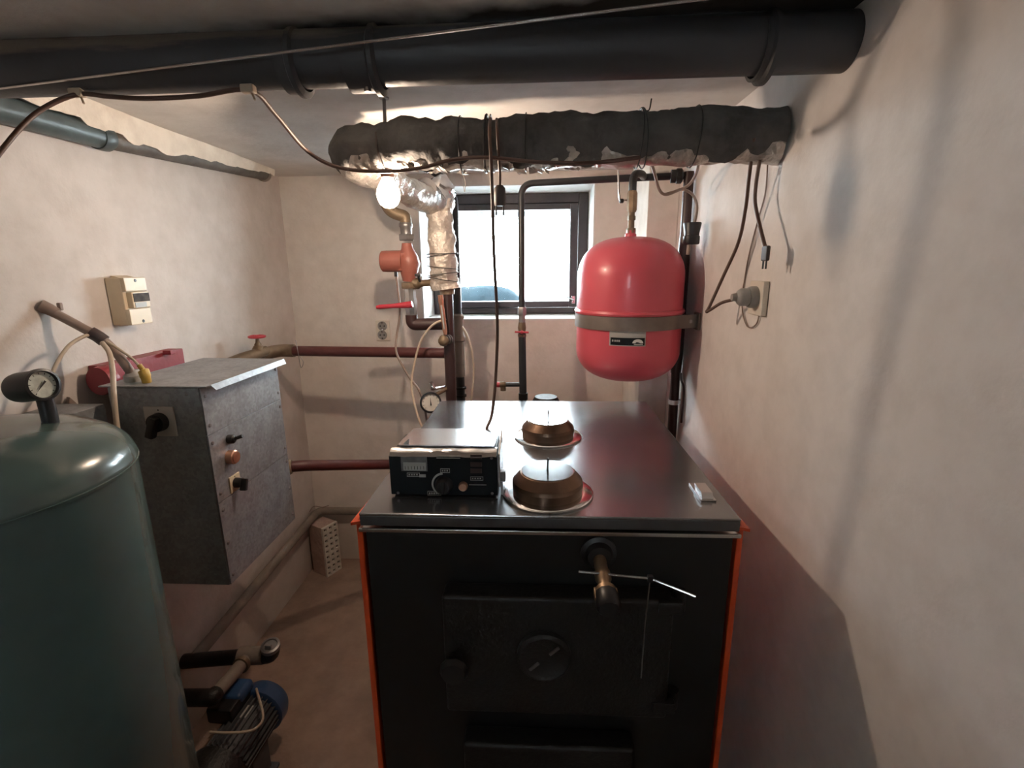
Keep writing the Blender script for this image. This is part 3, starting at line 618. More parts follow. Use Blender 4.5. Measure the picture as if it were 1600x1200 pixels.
# insulated hot pipe: crumpled wrap
def crumple(path, r, n=26, amp=0.006, fr=11, seed=0, squash=1.0, a_lo=0, a_hi=2*math.pi):
    """thick-walled crinkled sleeve around a path; optional arc only"""
    mb = MB(); P = [Vector(p) for p in path]; N = len(P); full = (a_hi-a_lo) > 6.28
    nn = n if full else n+1
    for i in range(N):
        t = (P[min(i+1, N-1)]-P[max(i-1, 0)]).normalized(); side = t.cross(Vector((0, 0, 1)))
        side = side.normalized() if side.length > 1e-3 else Vector((1, 0, 0)); up = side.cross(t).normalized()
        for k in range(nn):
            a = a_lo+(a_hi-a_lo)*k/n
            d = side*math.cos(a)+up*math.sin(a)
            q = P[i]+d*r
            w1 = noise.noise(q*fr+Vector((seed, 0, 0))); w2 = noise.noise(q*fr*3.3+Vector((0, seed, 0)))
            ridge = 0.5-abs(noise.noise(Vector((i*0.36+seed, math.cos(a)*1.2, math.sin(a)*1.2))))
            mb.v.append(P[i]+d*(r*(squash if abs(d.z) > 0.7 else 1)+amp*(w1+0.55*w2+0.7*ridge)))
    for i in range(N-1):
        for k in range(n if full else n):
            k2 = (k+1) % nn if full else k+1
            mb.f.append((i*nn+k, i*nn+k2, (i+1)*nn+k2, (i+1)*nn+k))
    if full:
        mb.f.append(tuple(range(nn-1, -1, -1))); mb.f.append(tuple((N-1)*nn+k for k in range(nn)))
    return mb
def densify(pts, step=0.012):
    out = []
    for a, b in zip(pts, pts[1:]):
        m_ = max(1, int((b-a).length/step))
        out += [a.lerp(b, j/m_) for j in range(m_)]
    out.append(pts[-1]); return out
IA = PX(1222, 212, XR-0.001); IR = 0.050
IL = Vector((-0.505, 1.315, 1.800)); top_el = Vector((rA-0.012, RY, zr(292)))
IA = Vector((XR-0.001, IA.y, 1.775))
ip = thing('insulated_ceiling_pipe', 'soot-grey insulated pipe with torn foil underside slung below the ceiling', 'pipe', (0.0, 1.24, 1.73))
pth = densify(bend([IA, IL, Vector((-0.40, 1.62, 1.755)), Vector((rA-0.03, RY-0.02, 1.745))], 0.10, 10))
n_main = [p for p in pth]
n_wrap = [p for p in n_main if p.y < 1.40]
obj('wrap', crumple(n_wrap, IR, 30, 0.012, 11, 2.0, a_lo=math.radians(-45), a_hi=math.radians(266)), 'jacket', ip, angle=50)
fl_path = [p+Vector((0, 0.006, -0.0165)) for p in n_main]
obj('foil_lining', crumple(fl_path, IR-0.009, 28, 0.008, 15, 7.0), 'foil', ip, angle=25)
for i, (u, tilt) in enumerate(((722, 0.0), (765, 0.15), (775, -0.1), (832, 0.05), (1012, 0.1), (1018, -0.2), (1095, 0.15))):
    t = (u-490)/(1222-490); c = IL.lerp(IA, t)
    rg_ = [c+Vector((tilt*0.02*math.sin(a), (IR+0.0085)*math.cos(a), (IR+0.0085)*math.sin(a)-0.006*(math.sin(a) < -0.5))) for a in [2*math.pi*k/24 for k in range(25)]]
    obj('tie_wire', MB().tube(rg_, 0.0016 if i != 1 else 0.003, 6), 'blk_plastic', ip)
c = IL.lerp(IA, (1014-490)/(1222-490))
obj('tie_wire', MB().tube(cr([c+Vector((0, -0.02, IR)), PY(1014, 172, c.y-0.02), PY(1018, 154, c.y-0.02)]), 0.0016, 6), 'blk_plastic', ip)
# torn foil flaps hanging from the underside
for k in range(26):
    t = 0.04+0.62*k/25; c_ = IL.lerp(IA, t)+Vector((random.uniform(-0.012, 0.012), random.uniform(-0.04, 0.02), -IR-0.012+random.uniform(-0.004, 0.008)))
    fm = MB(); L_, W_ = random.uniform(0.014, 0.032), random.uniform(0.008, 0.018); a_ = random.uniform(0, 3.1)
    for i in range(4):
        for j in range(3):
            x_, y_ = (i/3-0.5)*L_, (j/2-0.5)*W_
            fm.v.append(c_+Vector((x_*math.cos(a_)-y_*math.sin(a_), x_*math.sin(a_)+y_*math.cos(a_), 0.55*y_+random.uniform(-0.0035, 0.0035))))
    for i in range(3):
        for j in range(2): fm.f.append((i*3+j, i*3+j+1, i*3+j+4, i*3+j+3))
    obj('foil_flap', fm, 'foil', ip, flat=True)
# hanger rod
hr = PZ(600, 152, HC); hp_ = PY(601, 192, hr.y)
tag(obj('pipe_hanger', MB().tube([(hr.x, hr.y, HC), (hr.x, hr.y, HC-0.004), (hr.x, hr.y, HC-0.0042), (hr.x+0.001, hr.y-0.01, 1.845)], [0.012, 0.012, 0.0045, 0.0045], 10), 'dull_steel'), 'rusty hanger rod between ceiling and insulated pipe', 'rod')
# foil-wrapped vertical riser and its silver elbow
fr_ = thing('foil_wrapped_riser', 'vertical pipe wrapped in crinkled foil tied with wire left of the window', 'pipe', (rA, RY, zA))
fx = rA-0.012
body_path = densify([Vector((fx+0.008, RY, zr(452))), Vector((fx+0.002, RY, zr(430))), Vector((fx, RY, zr(390))), Vector((fx-0.002, RY, zr(312)))], 0.01)
obj('foil_sleeve', crumple(body_path, 0.046, 34, 0.011, 24, 4.0), 'foil_dusty', fr_, angle=25)
el = densify(cr([Vector((fx, RY, zr(316))), Vector((fx+0.004, RY, zr(296))), Vector((rA-0.03, RY-0.03, 1.735)), Vector((rA-0.05, RY-0.1, 1.752))], 8), 0.01)
obj('foil_elbow', crumple(el, 0.046, 28, 0.007, 18, 9.0), 'steel', fr_, angle=20)
for v, tl in ((397, 0), (399, 0.25), (418, -0.2), (428, 0.2), (436, -0.3)):
    zc_ = zr(v)
    obj('tie_wire', MB().tube([Vector((fx+0.056*math.cos(a), RY+0.056*math.sin(a), zc_+tl*0.03*math.cos(a))) for a in [2*math.pi*k/24 for k in range(25)]], 0.0013, 6), 'blk_plastic', fr_)

# circulation pump
PXc = PY(638, 420, RY).x
zp = lambda v: PY(638, v, RY).z
cp = thing('circulation_pump', 'brick red circulation pump with round motor pointing left', 'pump', (PXc, RY, zp(452)))
obj('volute', MB().tube([(PXc, RY, zp(380)), (PXc, RY, zp(388)), (PXc+0.002, RY, zp(400)), (PXc+0.004, RY, zp(412)), (PXc+0.002, RY, zp(428)), (PXc, RY, zp(440))], [0.018, 0.021, 0.034, 0.04, 0.03, 0.022], 20).box((PXc-0.035, RY-0.03, zp(424)), (PXc+0.012, RY+0.03, zp(394)), 0.008), 'pump_red', cp)
mx0, mx1 = PY(597, 408, RY).x, PY(630, 408, RY).x
obj('motor', MB().lathe([(0, 0), (0.032, 0), (0.037, 0.004), (0.038, 0.02), (0.038, mx1-mx0), (0, mx1-mx0)], (mx0, RY-0.005, zp(408)), (1, 0, 0), 32), 'pump_red', cp)
obj('cable_gland', MB().cyl((PY(619, 425, RY).x, RY-0.005, zp(424)), (PY(619, 425, RY).x, RY-0.005, zp(432)), 0.006, 10), 'blk_plastic', cp)
obj('union_nut', MB().hexnut((PXc, RY, zp(371)), (0, 0, 1), 0.030, 0.022), 'dull_steel', cp)
obj('union_nut', MB().hexnut((PXc, RY, zp(446)), (0, 0, 1), 0.032, 0.022), 'dull_brass', cp)
obj('flange', MB().lathe([(0, zp(366)), (0.020, zp(366)), (0.021, zp(356)), (0.024, zp(354)), (0.024, zp(350)), (0.016, zp(345)), (0, zp(345))], (PXc, RY, 0), n=18), 'dull_steel', cp)
obj('upper_bend', MB().tube(bend([(PXc, RY, zp(348)), (PXc, RY, zp(338)), (PXc-0.05, RY-0.02, zp(332)), (PXc-0.07, RY-0.04, zp(300)), (PXc-0.02, RY-0.1, 1.745)], 0.04), 0.021, 16), 'dull_brass', cp)
bv = thing('pump_ball_valve', 'nickel ball valve with long red lever below the circulation pump', 'valve', (PXc, RY, zp(495)))
obj('valve_body', MB().lathe([(0, zp(494)), (0.021, zp(494)), (0.022, zp(486)), (0.025, zp(480)), (0.025, zp(470)), (0.021, zp(464)), (0.022, zp(452)), (0, zp(452))], (PXc+0.002, RY, 0), n=8), 'steel', bv)
h0, h1 = PY(641, 476, RY-0.04), PY(588, 480, RY-0.05)
obj('lever', MB().tube([h0+Vector((0.008, 0, 0.002)), h0, h0.lerp(h1, 0.5), h0.lerp(h1, 0.9), h1], [0.012, 0.013, 0.0085, 0.0085, 0.006], 10), 'handle_red', bv)
obj('lever_stem', MB().cyl((PXc+0.005, RY-0.02, h0.z), (PXc+0.005, RY-0.052, h0.z), 0.008, 10), 'handle_red', bv)
obj('elbow', MB().tube(bend([(PXc+0.002, RY, zp(492)), (PXc+0.002, RY, zp(507)), (rA, RY, zp(506))], 0.06, 10), 0.0225, 18), 'pipe_dark', bv)
cv = thing('bypass_valve', 'small brown bypass valve linking the pump to the foil-wrapped riser', 'valve', (PY(665, 443, RY).x, RY, zp(452)))
obj('body', MB().tube([(PXc+0.015, RY, zp(443)), (PXc+0.035, RY, zp(443)), (PXc+0.045, RY, zp(443)), (PXc+0.075, RY, zp(442)), (PXc+0.09, RY, zp(442)), (rA-0.018, RY, zp(444))], [0.021, 0.021, 0.0125, 0.0125, 0.021, 0.024], 14), 'dull_brass', cv)
obj('butterfly_handle', MB().box((PXc+0.03, RY-0.035, zp(432)), (PXc+0.052, RY-0.02, zp(428)), 0.002).cyl((PXc+0.042, RY-0.01, zp(440)), (PXc+0.042, RY-0.028, zp(428)), 0.005, 8), 'blk_plastic', cv)
# copper industrial thermometer
tm = thing('copper_thermometer', 'slim copper-cased thermometer leaning on the supply riser', 'thermometer', PY(693, 532, RY-0.04))
t0, t1 = PY(688, 461, RY-0.05), PY(696, 523, RY-0.05)
obj('case', MB().tube([t0, t0.lerp(t1, 0.2), t0.lerp(t1, 0.22), t0.lerp(t1, 0.9), t1], [0.0095, 0.0095, 0.0085, 0.0085, 0.006], 14), 'copper', tm)
obj('glass_tube', MB().tube([t0.lerp(t1, 0.25)+Vector((0, -0.0085, 0)), t0.lerp(t1, 0.85)+Vector((0, -0.0085, 0))], 0.003, 8), 'print_light', tm)
b0 = PY(693, 533, RY-0.045)
obj('ball_elbow', MB().lathe([(0, -0.02), (0.012, -0.016), (0.019, -0.006), (0.02, 0.004), (0.014, 0.016), (0.008, 0.022), (0, 0.022)], b0, (0.1, 0, 1), 18).tube([b0, b0+Vector((0.014, 0.028, 0.006))], 0.012, 14), 'dull_brass', tm)
for k in range(2): obj('thread_ring', MB().lathe([(0.0, 0), (0.017, 0), (0.017, 0.005), (0, 0.005)], b0+Vector((0.010+0.006*k, 0.012+0.009*k, 0.004)), (0.5, 0.8, 0.1), 16), 'dull_steel', tm)
# boiler gauge
gq = PY(673, 629, 1.72)
def gauge(name, label, c, R, face, depth, stem, m_case='blk_plastic', m_dial='dial', needle=0.1, loc=None, stem_m='dull_brass'):
    face = Vector(face).normalized(); t = thing(name, label, 'gauge', loc or stem[-1])
    cs = obj('case', MB().lathe([(0, -depth), (R*0.94, -depth), (R, -depth*0.85), (R, -0.004), (R*1.06, -0.003), (R*1.06, 0.003), (R*0.9, 0.004), (R*0.86, -0.002), (0, -0.002)], c, face, 40), m_case, t)
    obj('dial', MB().lathe([(0, -0.0015), (R*0.86, -0.0015), (R*0.86, -0.0012), (0, -0.0012)], c, face, 36), m_dial, cs)
    u = face.cross(Vector((0, 0, 1))).normalized(); up = u.cross(face)
    nd = u*math.sin(needle)+up*math.cos(needle); sd_ = nd.cross(face)
    o_ = c+face*0.0006
    obj('needle', MB().prism([o_-nd*R*0.3+sd_*R*0.07, o_-nd*R*0.3-sd_*R*0.07, o_+nd*R*0.6], face*0.0006), 'blk_plastic', cs)
    tk_ = MB()
    for i in range(11):
        a = math.radians(-135+27*i); d_ = u*math.sin(a)+up*math.cos(a); s_ = d_.cross(face)*R*0.02
        tk_.prism([c+face*0.0002+d_*R*0.68-s_, c+face*0.0002+d_*R*0.68+s_, c+face*0.0002+d_*R*0.8+s_, c+face*0.0002+d_*R*0.8-s_], face*0.0004)
    obj('scale_marks', tk_, 'label_dark', cs)
    obj('stem', MB().tube(stem, 0.0075 if stem_m == 'dull_brass' else 0.0115, 14), stem_m, t)
    return t
gauge('boiler_pressure_gauge', 'round white-dial pressure gauge with dark rim behind the boiler', gq, 0.037, (0.22, -1, 0.12), 0.02,
      [gq+Vector((0.006, 0.012, 0)), gq+Vector((0.012, 0.035, 0.02)), Vector((rA-0.015, RY-0.01, gq.z+0.03))], needle=0.05, loc=gq)
tag(obj('vent_plug', MB().lathe([(0, 0), (0.011, 0), (0.011, 0.012), (0.008, 0.016), (0.008, 0.028), (0, 0.028)], PY(677, 608, 1.75), (-0.2, -0.2, 1), 12).tube([PY(677, 608, 1.75), PY(690, 606, 1.8), (rA-0.012, RY, PY(690, 606, 1.8).z)], 0.006, 8), 'steel'), 'little chrome bleed plug above the white-dial boiler gauge', 'valve')

# ------------------------------------------------------------------ horizontal heating pipes on the back and the left-wall valve
HY = 1.92
zh = PY(560, 548, HY).z
hx0 = PY(455, 545, HY).x
hpu = thing('upper_heating_pipe', 'oxide red horizontal pipe running from the wheel valve to the riser', 'pipe', ((hx0+rA)/2, HY, zh))
obj('pipe', MB().tube([(hx0-0.01, HY, zh), (rA-0.01, HY-0.06, zh)], 0.0205, 18), 'pipe_red', hpu)
ex = PY(436, 546, HY).x
obj('elbow', MB().tube(bend([(hx0+0.012, HY, zh), (ex-0.005, HY, zh+0.002), (ex-0.05, HY-0.10, zh-0.008)], 0.04), [0.026]*2+[0.0255]*6+[0.025]*1, 16), 'dull_brass', hpu)
obj('wire_twist', MB().tube(cr([PY(462, 532, HY-0.03), PY(466, 552, HY-0.035), PY(470, 574, HY-0.03), PY(474, 566, HY-0.03), PY(468, 556, HY-0.03)]), 0.0014, 6), 'dull_steel', hpu)
gvx = PY(404, 546, 1.80)
gv = thing('wheel_gate_valve', 'brass gate valve with red hand wheel behind the grey cabinet', 'valve', (gvx.x, 1.80, gvx.z-0.03))
vz2 = lambda v: PY(404, v, 1.80).z
obj('body', MB().tube([(ex-0.04, HY-0.085, zh-0.006), (gvx.x+0.02, 1.81, vz2(549)), (gvx.x-0.03, 1.74, vz2(556)), (gvx.x-0.06, 1.68, vz2(560))], [0.021, 0.019, 0.022, 0.018], 14).lathe([(0, vz2(553)), (0.024, vz2(553)), (0.026, vz2(548)), (0.02, vz2(543)), (0.015, vz2(540)), (0, vz2(540))], (gvx.x, 1.80, 0), n=14), 'dull_brass', gv)
obj('spindle', MB().lathe([(0, vz2(544)), (0.012, vz2(544)), (0.013, vz2(538)), (0.008, vz2(535)), (0.0055, vz2(526)), (0, vz2(526))], (gvx.x, 1.80, 0), n=12), 'dull_brass', gv)
wz = vz2(526); wh = MB()
for i in range(24):
    pass
wh.tube([Vector((gvx.x+0.027*math.cos(a), 1.80+0.027*math.sin(a), wz)) for a in [2*math.pi*k/28 for k in range(29)]], 0.005, 8, caps=False)
for k in range(4):
    a = k*math.pi/2+0.4; wh.cyl((gvx.x, 1.80, wz), (gvx.x+0.026*math.cos(a), 1.80+0.026*math.sin(a), wz), 0.0035, 8)
wh.cyl((gvx.x, 1.80, wz-0.004), (gvx.x, 1.80, wz+0.006), 0.008, 12)
obj('hand_wheel', wh, 'handle_red', gv)
zl = PY(540, 731, 1.7).z
# lower pipe leaves the cabinet side and dives behind the boiler
lpx0 = PY(455, 731, 1.48)
lp = thing('lower_heating_pipe', 'oxide red pipe from the grey cabinet back behind the boiler', 'pipe', (-0.6, 1.6, lpx0.z))
LQ = PY(640, 733, 1.75)
obj('pipe', MB().tube(bend([(PX(445, 731, -0.9).x, 1.46, lpx0.z), (PY(470, 731, 1.50).x, 1.50, lpx0.z), (LQ.x, 1.80, LQ.z), (-0.34, 1.80, LQ.z), (-0.30, 1.80, LQ.z)], 0.03), 0.0185, 16), 'pipe_red', lp)
obj('flange', MB().lathe([(0, 0), (0.025, 0), (0.027, 0.006), (0.022, 0.016), (0, 0.016)], (lpx0.x-0.016, 1.483, lpx0.z), (1, 0.3, 0), 18), 'dull_brass', lp)

# ------------------------------------------------------------------ double socket on the back wall
def outlet_pair():
    a, b = PY(587, 500, YB), PY(611, 532, YB)
    t = thing('double_wall_socket', 'ivory double wall socket on the back wall below the pump lever', 'socket', ((a.x+b.x)/2, YB, b.z))
    obj('plate', MB().box((a.x, YB-0.011, b.z), (b.x, YB-0.0005, a.z), 0.004), 'white_plastic', t)
    for k, v in enumerate((509, 523)):
        c = PY(598.5, v, YB)
        ins = obj('socket_well', MB().lathe([(0.0225, 0.001), (0.0215, 0.0035), (0.0195, 0.0035), (0.0185, 0.0012), (0, 0.0012)], (c.x, YB-0.011, c.z), (0, -1, 0), 28), 'grey_plastic', t)
        for s in (-1, 1): obj('socket_hole', MB().cyl((c.x+s*0.0095, YB-0.0135, c.z), (c.x+s*0.0095, YB-0.0118, c.z), 0.0035, 10), 'blk_plastic', ins)
        obj('earth_clip', MB().box((c.x-0.003, YB-0.0145, c.z+0.012), (c.x+0.003, YB-0.012, c.z+0.019)).box((c.x-0.003, YB-0.0145, c.z-0.019), (c.x+0.003, YB-0.012, c.z-0.012)), 'steel', ins)
outlet_pair()

# ------------------------------------------------------------------ soil pipe at the ceiling
SY, SR = 0.96, 0.045; SZ = HC-SR-0.002
so = thing('cast_iron_soil_pipe', 'big black cast iron pipe running across directly under the ceiling', 'pipe', (-0.3, SY, SZ-SR))
obj('pipe', MB().tube([(XL+0.001+(XR-XL-0.002)*i/16, SY, SZ) for i in range(17)], SR, 40), 'soil', so)
def hub(u, w_, rr_, name='hub'):
    x = PY(u, 128-0.037*u/1.0*0, SY).x
    obj(name, MB().lathe([(SR-0.001, -w_/2), (SR+rr_, -w_/2), (SR+rr_, w_/2-0.012), (SR+rr_+0.006, w_/2-0.008), (SR+rr_+0.006, w_/2), (SR-0.001, w_/2+0.004)], (x, SY, SZ-0.0055), (1, 0, 0), 40), 'soil', so)
hub(572, 0.055, 0.004); hub(462, 0.03, 0.003)
hub(1186, 0.02, 0.004)
obj('hub_bolt', MB().cyl((PY(577, 128, SY).x, SY-0.012, SZ-SR-0.003), (PY(577, 128, SY).x, SY-0.012, SZ-SR-0.013), 0.006, 10), 'steel', so)
wA, wB = PY(40, 133, SY-0.03), PY(1024, 8, 0.84)
tag(obj('stretched_wire', MB().tube([wA-(wB-wA)*0.14, wA, wA.lerp(wB, 0.5), wB, wA+(wB-wA)*((HC-wA.z)/(wB.z-wA.z))], 0.0021, 8), 'steel'), 'thin bright wire stretched obliquely in front of the black ceiling pipe', 'wire')

cpq = PZ(1150, 112, HC)
tag(obj('ceiling_wall_plug', MB().lathe([(0, 0), (0.0045, 0), (0.004, 0.006), (0.002, 0.006), (0, 0.005)], (cpq.x, cpq.y, HC), (0, 0, -1), 12), 'white_plastic'), 'tiny white plastic plug in the ceiling by the black pipe', 'plug')
# left-hand drain pipe and plaster
dpx = XL+0.034
dp = thing('drain_pipe', 'blue-green drain pipe half buried in plaster along the left ceiling corner', 'pipe', (dpx, 1.3, 1.82))
za = PX(0, 170, dpx); zb2 = PX(165, 216, dpx); zc2 = PX(412, 272, dpx)
sl = (zb2.z-za.z)/(zb2.y-za.y)
obj('wide_section', MB().tube([(dpx, -0.4, za.z-sl*(za.y+0.4)), tuple(za), tuple(zb2)], 0.029, 22), 'pipe_green', dp)
obj('socket_joint', MB().lathe([(0, -0.03), (0.031, -0.03), (0.0325, -0.02), (0.0325, 0.0), (0.028, 0.008), (0, 0.008)], zb2, (0, 1, 0.06), 22), 'pipe_green', dp)
obj('narrow_section', MB().tube([tuple(zb2), tuple(zc2+Vector((0, -0.03, 0))), tuple(zc2)], 0.0255, 20), 'pipe_dusk', dp)
obj('end_elbow', MB().lathe([(0, -0.012), (0.0285, -0.012), (0.030, 0.0), (0.026, 0.014), (0.015, 0.024), (0, 0.028)], zc2, (-0.25, 1, 0.05), 20), 'pipe_grey', dp)
pm = MB(); NP = 90
for i in range(NP):
    t = i/(NP-1); y = 0.6+(2.14-0.6)*t
    zpipe = zb2.z+(y-zb2.y)*(zc2.z-zb2.z)/(zc2.y-zb2.y) if y > zb2.y else za.z+sl*(y-za.y)
    j = noise.noise(Vector((y*9, 0, 5)))*0.010+noise.noise(Vector((y*31, 2, 5)))*0.005
    low = zpipe+0.012+1.3*j-(0.014 if y > zb2.y+0.03 else 0)+(0.012 if y < 1.25 else 0)-0.02*math.exp(-((y-1.52)/0.04)**2)
    xf = dpx+0.029+0.004*noise.noise(Vector((y*14, 7, 1)))
    top = xf+0.008+0.010*noise.noise(Vector((y*3, 1, 9)))
    for q in ((top, y, HC-0.0005), (xf+0.003, y, (HC+low)/2+0.004), (xf, y, low), (xf-0.014, y, low+0.004), (XL+0.001, y, HC-0.0005)): pm.v.append(Vector(q))
for i in range(NP-1):
    for k in range(4): pm.f.append((i*5+k, i*5+k+1, (i+1)*5+k+1, (i+1)*5+k))
pm.f += [(0, 1, 2, 3, 4), tuple((NP-1)*5+k for k in (4, 3, 2, 1, 0))]
struct('trim_2', pm, 'patch')

# ------------------------------------------------------------------ bulb
BC = PY(607, 304, 1.305)
lb_ = thing('hanging_light_bulb', 'glowing bare light bulb in brown holder under the insulated pipe', 'light bulb', (BC.x, BC.y, BC.z-0.034))
obj('glass_bulb', MB().lathe([(0, -0.034), (0.012, -0.032), (0.022, -0.024), (0.028, -0.012), (0.030, 0.0), (0.028, 0.012), (0.022, 0.024), (0.016, 0.034), (0.013, 0.042), (0, 0.042)], BC, n=32), 'bulb_glass', lb_)
obj('filament', MB().lathe([(0, -0.012), (0.007, -0.010), (0.0105, -0.004), (0.0115, 0.002), (0.0095, 0.009), (0.005, 0.013), (0, 0.014)], BC, n=20), 'filament', lb_)
obj('filament_stem', MB().lathe([(0.006, 0.038), (0.004, 0.026), (0.003, 0.0145), (0, 0.0145)], BC, n=10), 'clear', lb_)
obj('holder', MB().lathe([(0, 0.040), (0.0165, 0.040), (0.0175, 0.043), (0.0175, 0.053), (0.014, 0.057), (0.010, 0.060), (0, 0.061)], BC, n=24), 'bakelite', lb_)
obj('flex', MB().tube(cr([BC+Vector((0, -0.012, 0.056)), BC+Vector((-0.002, -0.04, 0.068)), BC+Vector((-0.003, -0.062, 0.1)), BC+Vector((-0.004, -0.058, 0.13))]), 0.003, 8), 'cable_dark', lb_)

# ------------------------------------------------------------------ cables at the ceiling
def cable(name, label, pts, r, m, group=None, extra=None, k=6):
    return tag(obj(name, MB().tube(cr(pts, k), r, 10), m), label, 'cable', group)
cc = thing('ceiling_cable', 'brown cable clipped under the black pipe and sagging to the bulb', 'cable', PY(120, 147, 0.94))
yl = 0.93
obj('sheath', MB().tube(cr([PX(-150, 430, XL+0.004), PX(-110, 390, XL+0.02), PY(-40, 296, 0.82), PY(0, 238, 0.84), PY(55, 178, 0.90), PY(118, 148, 0.94), PY(170, 151, 0.95), PY(230, 154, 0.95), PY(310, 150, 0.95), PY(390, 141, 0.95), PY(430, 178, 1.05), PY(480, 236, 1.18), PY(530, 262, 1.20), PY(600, 268, 1.20), PY(660, 262, 1.19), PY(705, 250, 1.18), PY(760, 246, 1.17), PY(850, 254, 1.14), PY(930, 254, 1.13), PY(1000, 246, 1.13)]), 0.0042, 10), 'cable_brown', cc)
for u, v in ((121, 146), (388, 140)):
    q = PY(u, v, 0.945)
    obj('cable_clip', MB().box(q+Vector((-0.012, -0.008, -0.006)), q+Vector((0.012, 0.008, 0.008)), 0.003).tube([q+Vector((0.006, 0, -0.006)), q+Vector((0.012, -0.004, -0.018))], 0.002, 6).tube([q+Vector((-0.008, 0, 0.004)), Vector((q.x-0.008, q.y, SZ-SR+0.004))], 0.003, 6), 'cable_beige', cc)
cable('control_unit_cable', 'long thin dark cable hanging from the insulated pipe to the control unit', [PY(766, 186, 1.20), PY(765, 205, 1.15), PY(767, 245, 1.125), PY(769, 300, 1.125), PY(772, 400, 1.14), PY(777, 500, 1.145), PY(776, 560, 1.135), PY(773, 610, 1.11), PY(768, 650, 1.075), PY(760, 672, 1.04), V(-0.105, 1.032, 1.12)], 0.0036, 'cable_brown')
hpg = thing('hanging_plug', 'dark two-pin plug hanging in front of the window on a short cable', 'plug', PY(781, 335, 1.21))
obj('flex', MB().tube(cr([PY(776, 186, 1.20), PY(777, 205, 1.15), PY(779, 240, 1.16), PY(781, 270, 1.18), PY(781, 290, 1.18)]), 0.003, 8), 'cable_brown', hpg)
q0, q1 = PY(772, 322, 1.18), PY(790, 290, 1.18); qc = PY(781, 305, 1.18)
obj('plug_body', MB().lathe([(0, q1.z-qc.z+0.002), (0.007, q1.z-qc.z+0.001), (0.0125, q1.z-qc.z-0.005), (0.0135, 0.0), (0.0135, q0.z-qc.z+0.006), (0.012, q0.z-qc.z), (0, q0.z-qc.z)], qc, (0, 0, 1), 10), 'cable_dark', hpg)
for s in (-1, 1): obj('plug_pin', MB().cyl(PY(781+s*5.6, 320, 1.18), PY(781+s*5.6, 336, 1.18), 0.0017, 8), 'blk_plastic', hpg)
tag(obj('twisted_string', MB().tube(cr([PY(722, 268, 1.75), PY(727, 285, 1.75), PY(726, 300, 1.75), PY(724, 290, 1.74)]), 0.001, 5), 'cable_beige'), 'short pale string dangling beside the silver foil elbow', 'string')

# right-hand cables, coupler, plug and socket
s0, s1 = PX(1176, 438, XR), PX(1203, 493, XR)
ws = thing('wall_socket', 'old ivory wall socket on the right wall', 'socket', (XR, (s0.y+s1.y)/2, s1.z))
SYa, SYb = 1.148, 1.222
obj('plate', MB().box((XR-0.014, SYa, 1.389), (XR-0.0005, SYb, 1.467), 0.003), 'white_plastic', ws)
sc_ = Vector((XR, (SYa+SYb)/2, 1.43))
obj('socket_ring', MB().lathe([(0.025, 0), (0.025, 0.012), (0.022, 0.018), (0.018, 0.018), (0, 0.018)], sc_+Vector((-0.013, 0, 0)), (-1, 0, 0), 28), 'grey_plastic', ws)
wp = thing('plugged_in_plug', 'grey round plug pushed into the right wall socket', 'plug', sc_+Vector((-0.06, 0, -0.02)))
obj('plug_body', MB().lathe([(0, 0), (0.0205, 0), (0.0205, 0.016), (0.016, 0.022), (0.010, 0.026), (0.008, 0.036), (0, 0.036)], sc_+Vector((-0.0315, 0, 0)), (-1, 0, 0), 24), 'grey_plastic', wp)
obj('cord', MB().tube(cr([sc_+Vector((-0.064, 0.002, 0.0)), PY(1150, 467, 1.22), PY(1128, 473, 1.27), PY(1110, 484, 1.30), PY(1104, 487, 1.31), PY(1109, 478, 1.31), PY(1130, 432, 1.29), PY(1154, 378, 1.25), PY(1165, 325, 1.21), PY(1170, 280, 1.18), PY(1174, 248, 1.165), PY(1178, 215, 1.13)], 8), 0.004, 10), 'cable_brown', wp)
hc = thing('dangling_cord_plug', 'dark brown cord ending in a flat plug dangling by the right wall', 'plug', PY(1197, 412, 1.12))
xw = 0.475
obj('cord', MB().tube(cr([PX(1192, 215, xw-0.01), PX(1187, 250, xw), PX(1181, 290, xw), PX(1180, 318, xw), PX(1187, 352, xw), PX(1194, 380, xw), PX(1197, 391, xw)], 8), 0.004, 10), 'cable_brown', hc)
pa, pb = PX(1197, 390, xw), PX(1197, 408, xw)
obj('plug_body', MB().box((pa.x-0.0045, pa.y-0.013, pb.z), (pa.x+0.0045, pa.y+0.013, pa.z+0.008), 0.0035), 'cable_dark', hc)
for s in (-1, 1): obj('plug_pin', MB().cyl((pa.x, pa.y+s*0.007, pb.z), (pa.x, pa.y+s*0.007, pb.z-0.016), 0.002, 8), 'blk_plastic', hc)
tag(obj('thin_wall_wire', MB().tube(cr([PX(1200, 244, XR-0.004), PX(1196, 300, XR-0.003), PX(1184, 345, XR-0.003), PX(1170, 400, XR-0.003), PX(1161, 455, XR-0.003), PX(1160, 485, XR-0.004), PX(1166, 507, XR-0.004), PX(1173, 512, XR-0.004), PX(1182, 506, XR-0.004), PX(1186, 494, XR-0.004)]), 0.0017, 6), 'cable_tan'), 'thin wire looping on the right wall below the wall socket', 'wire')
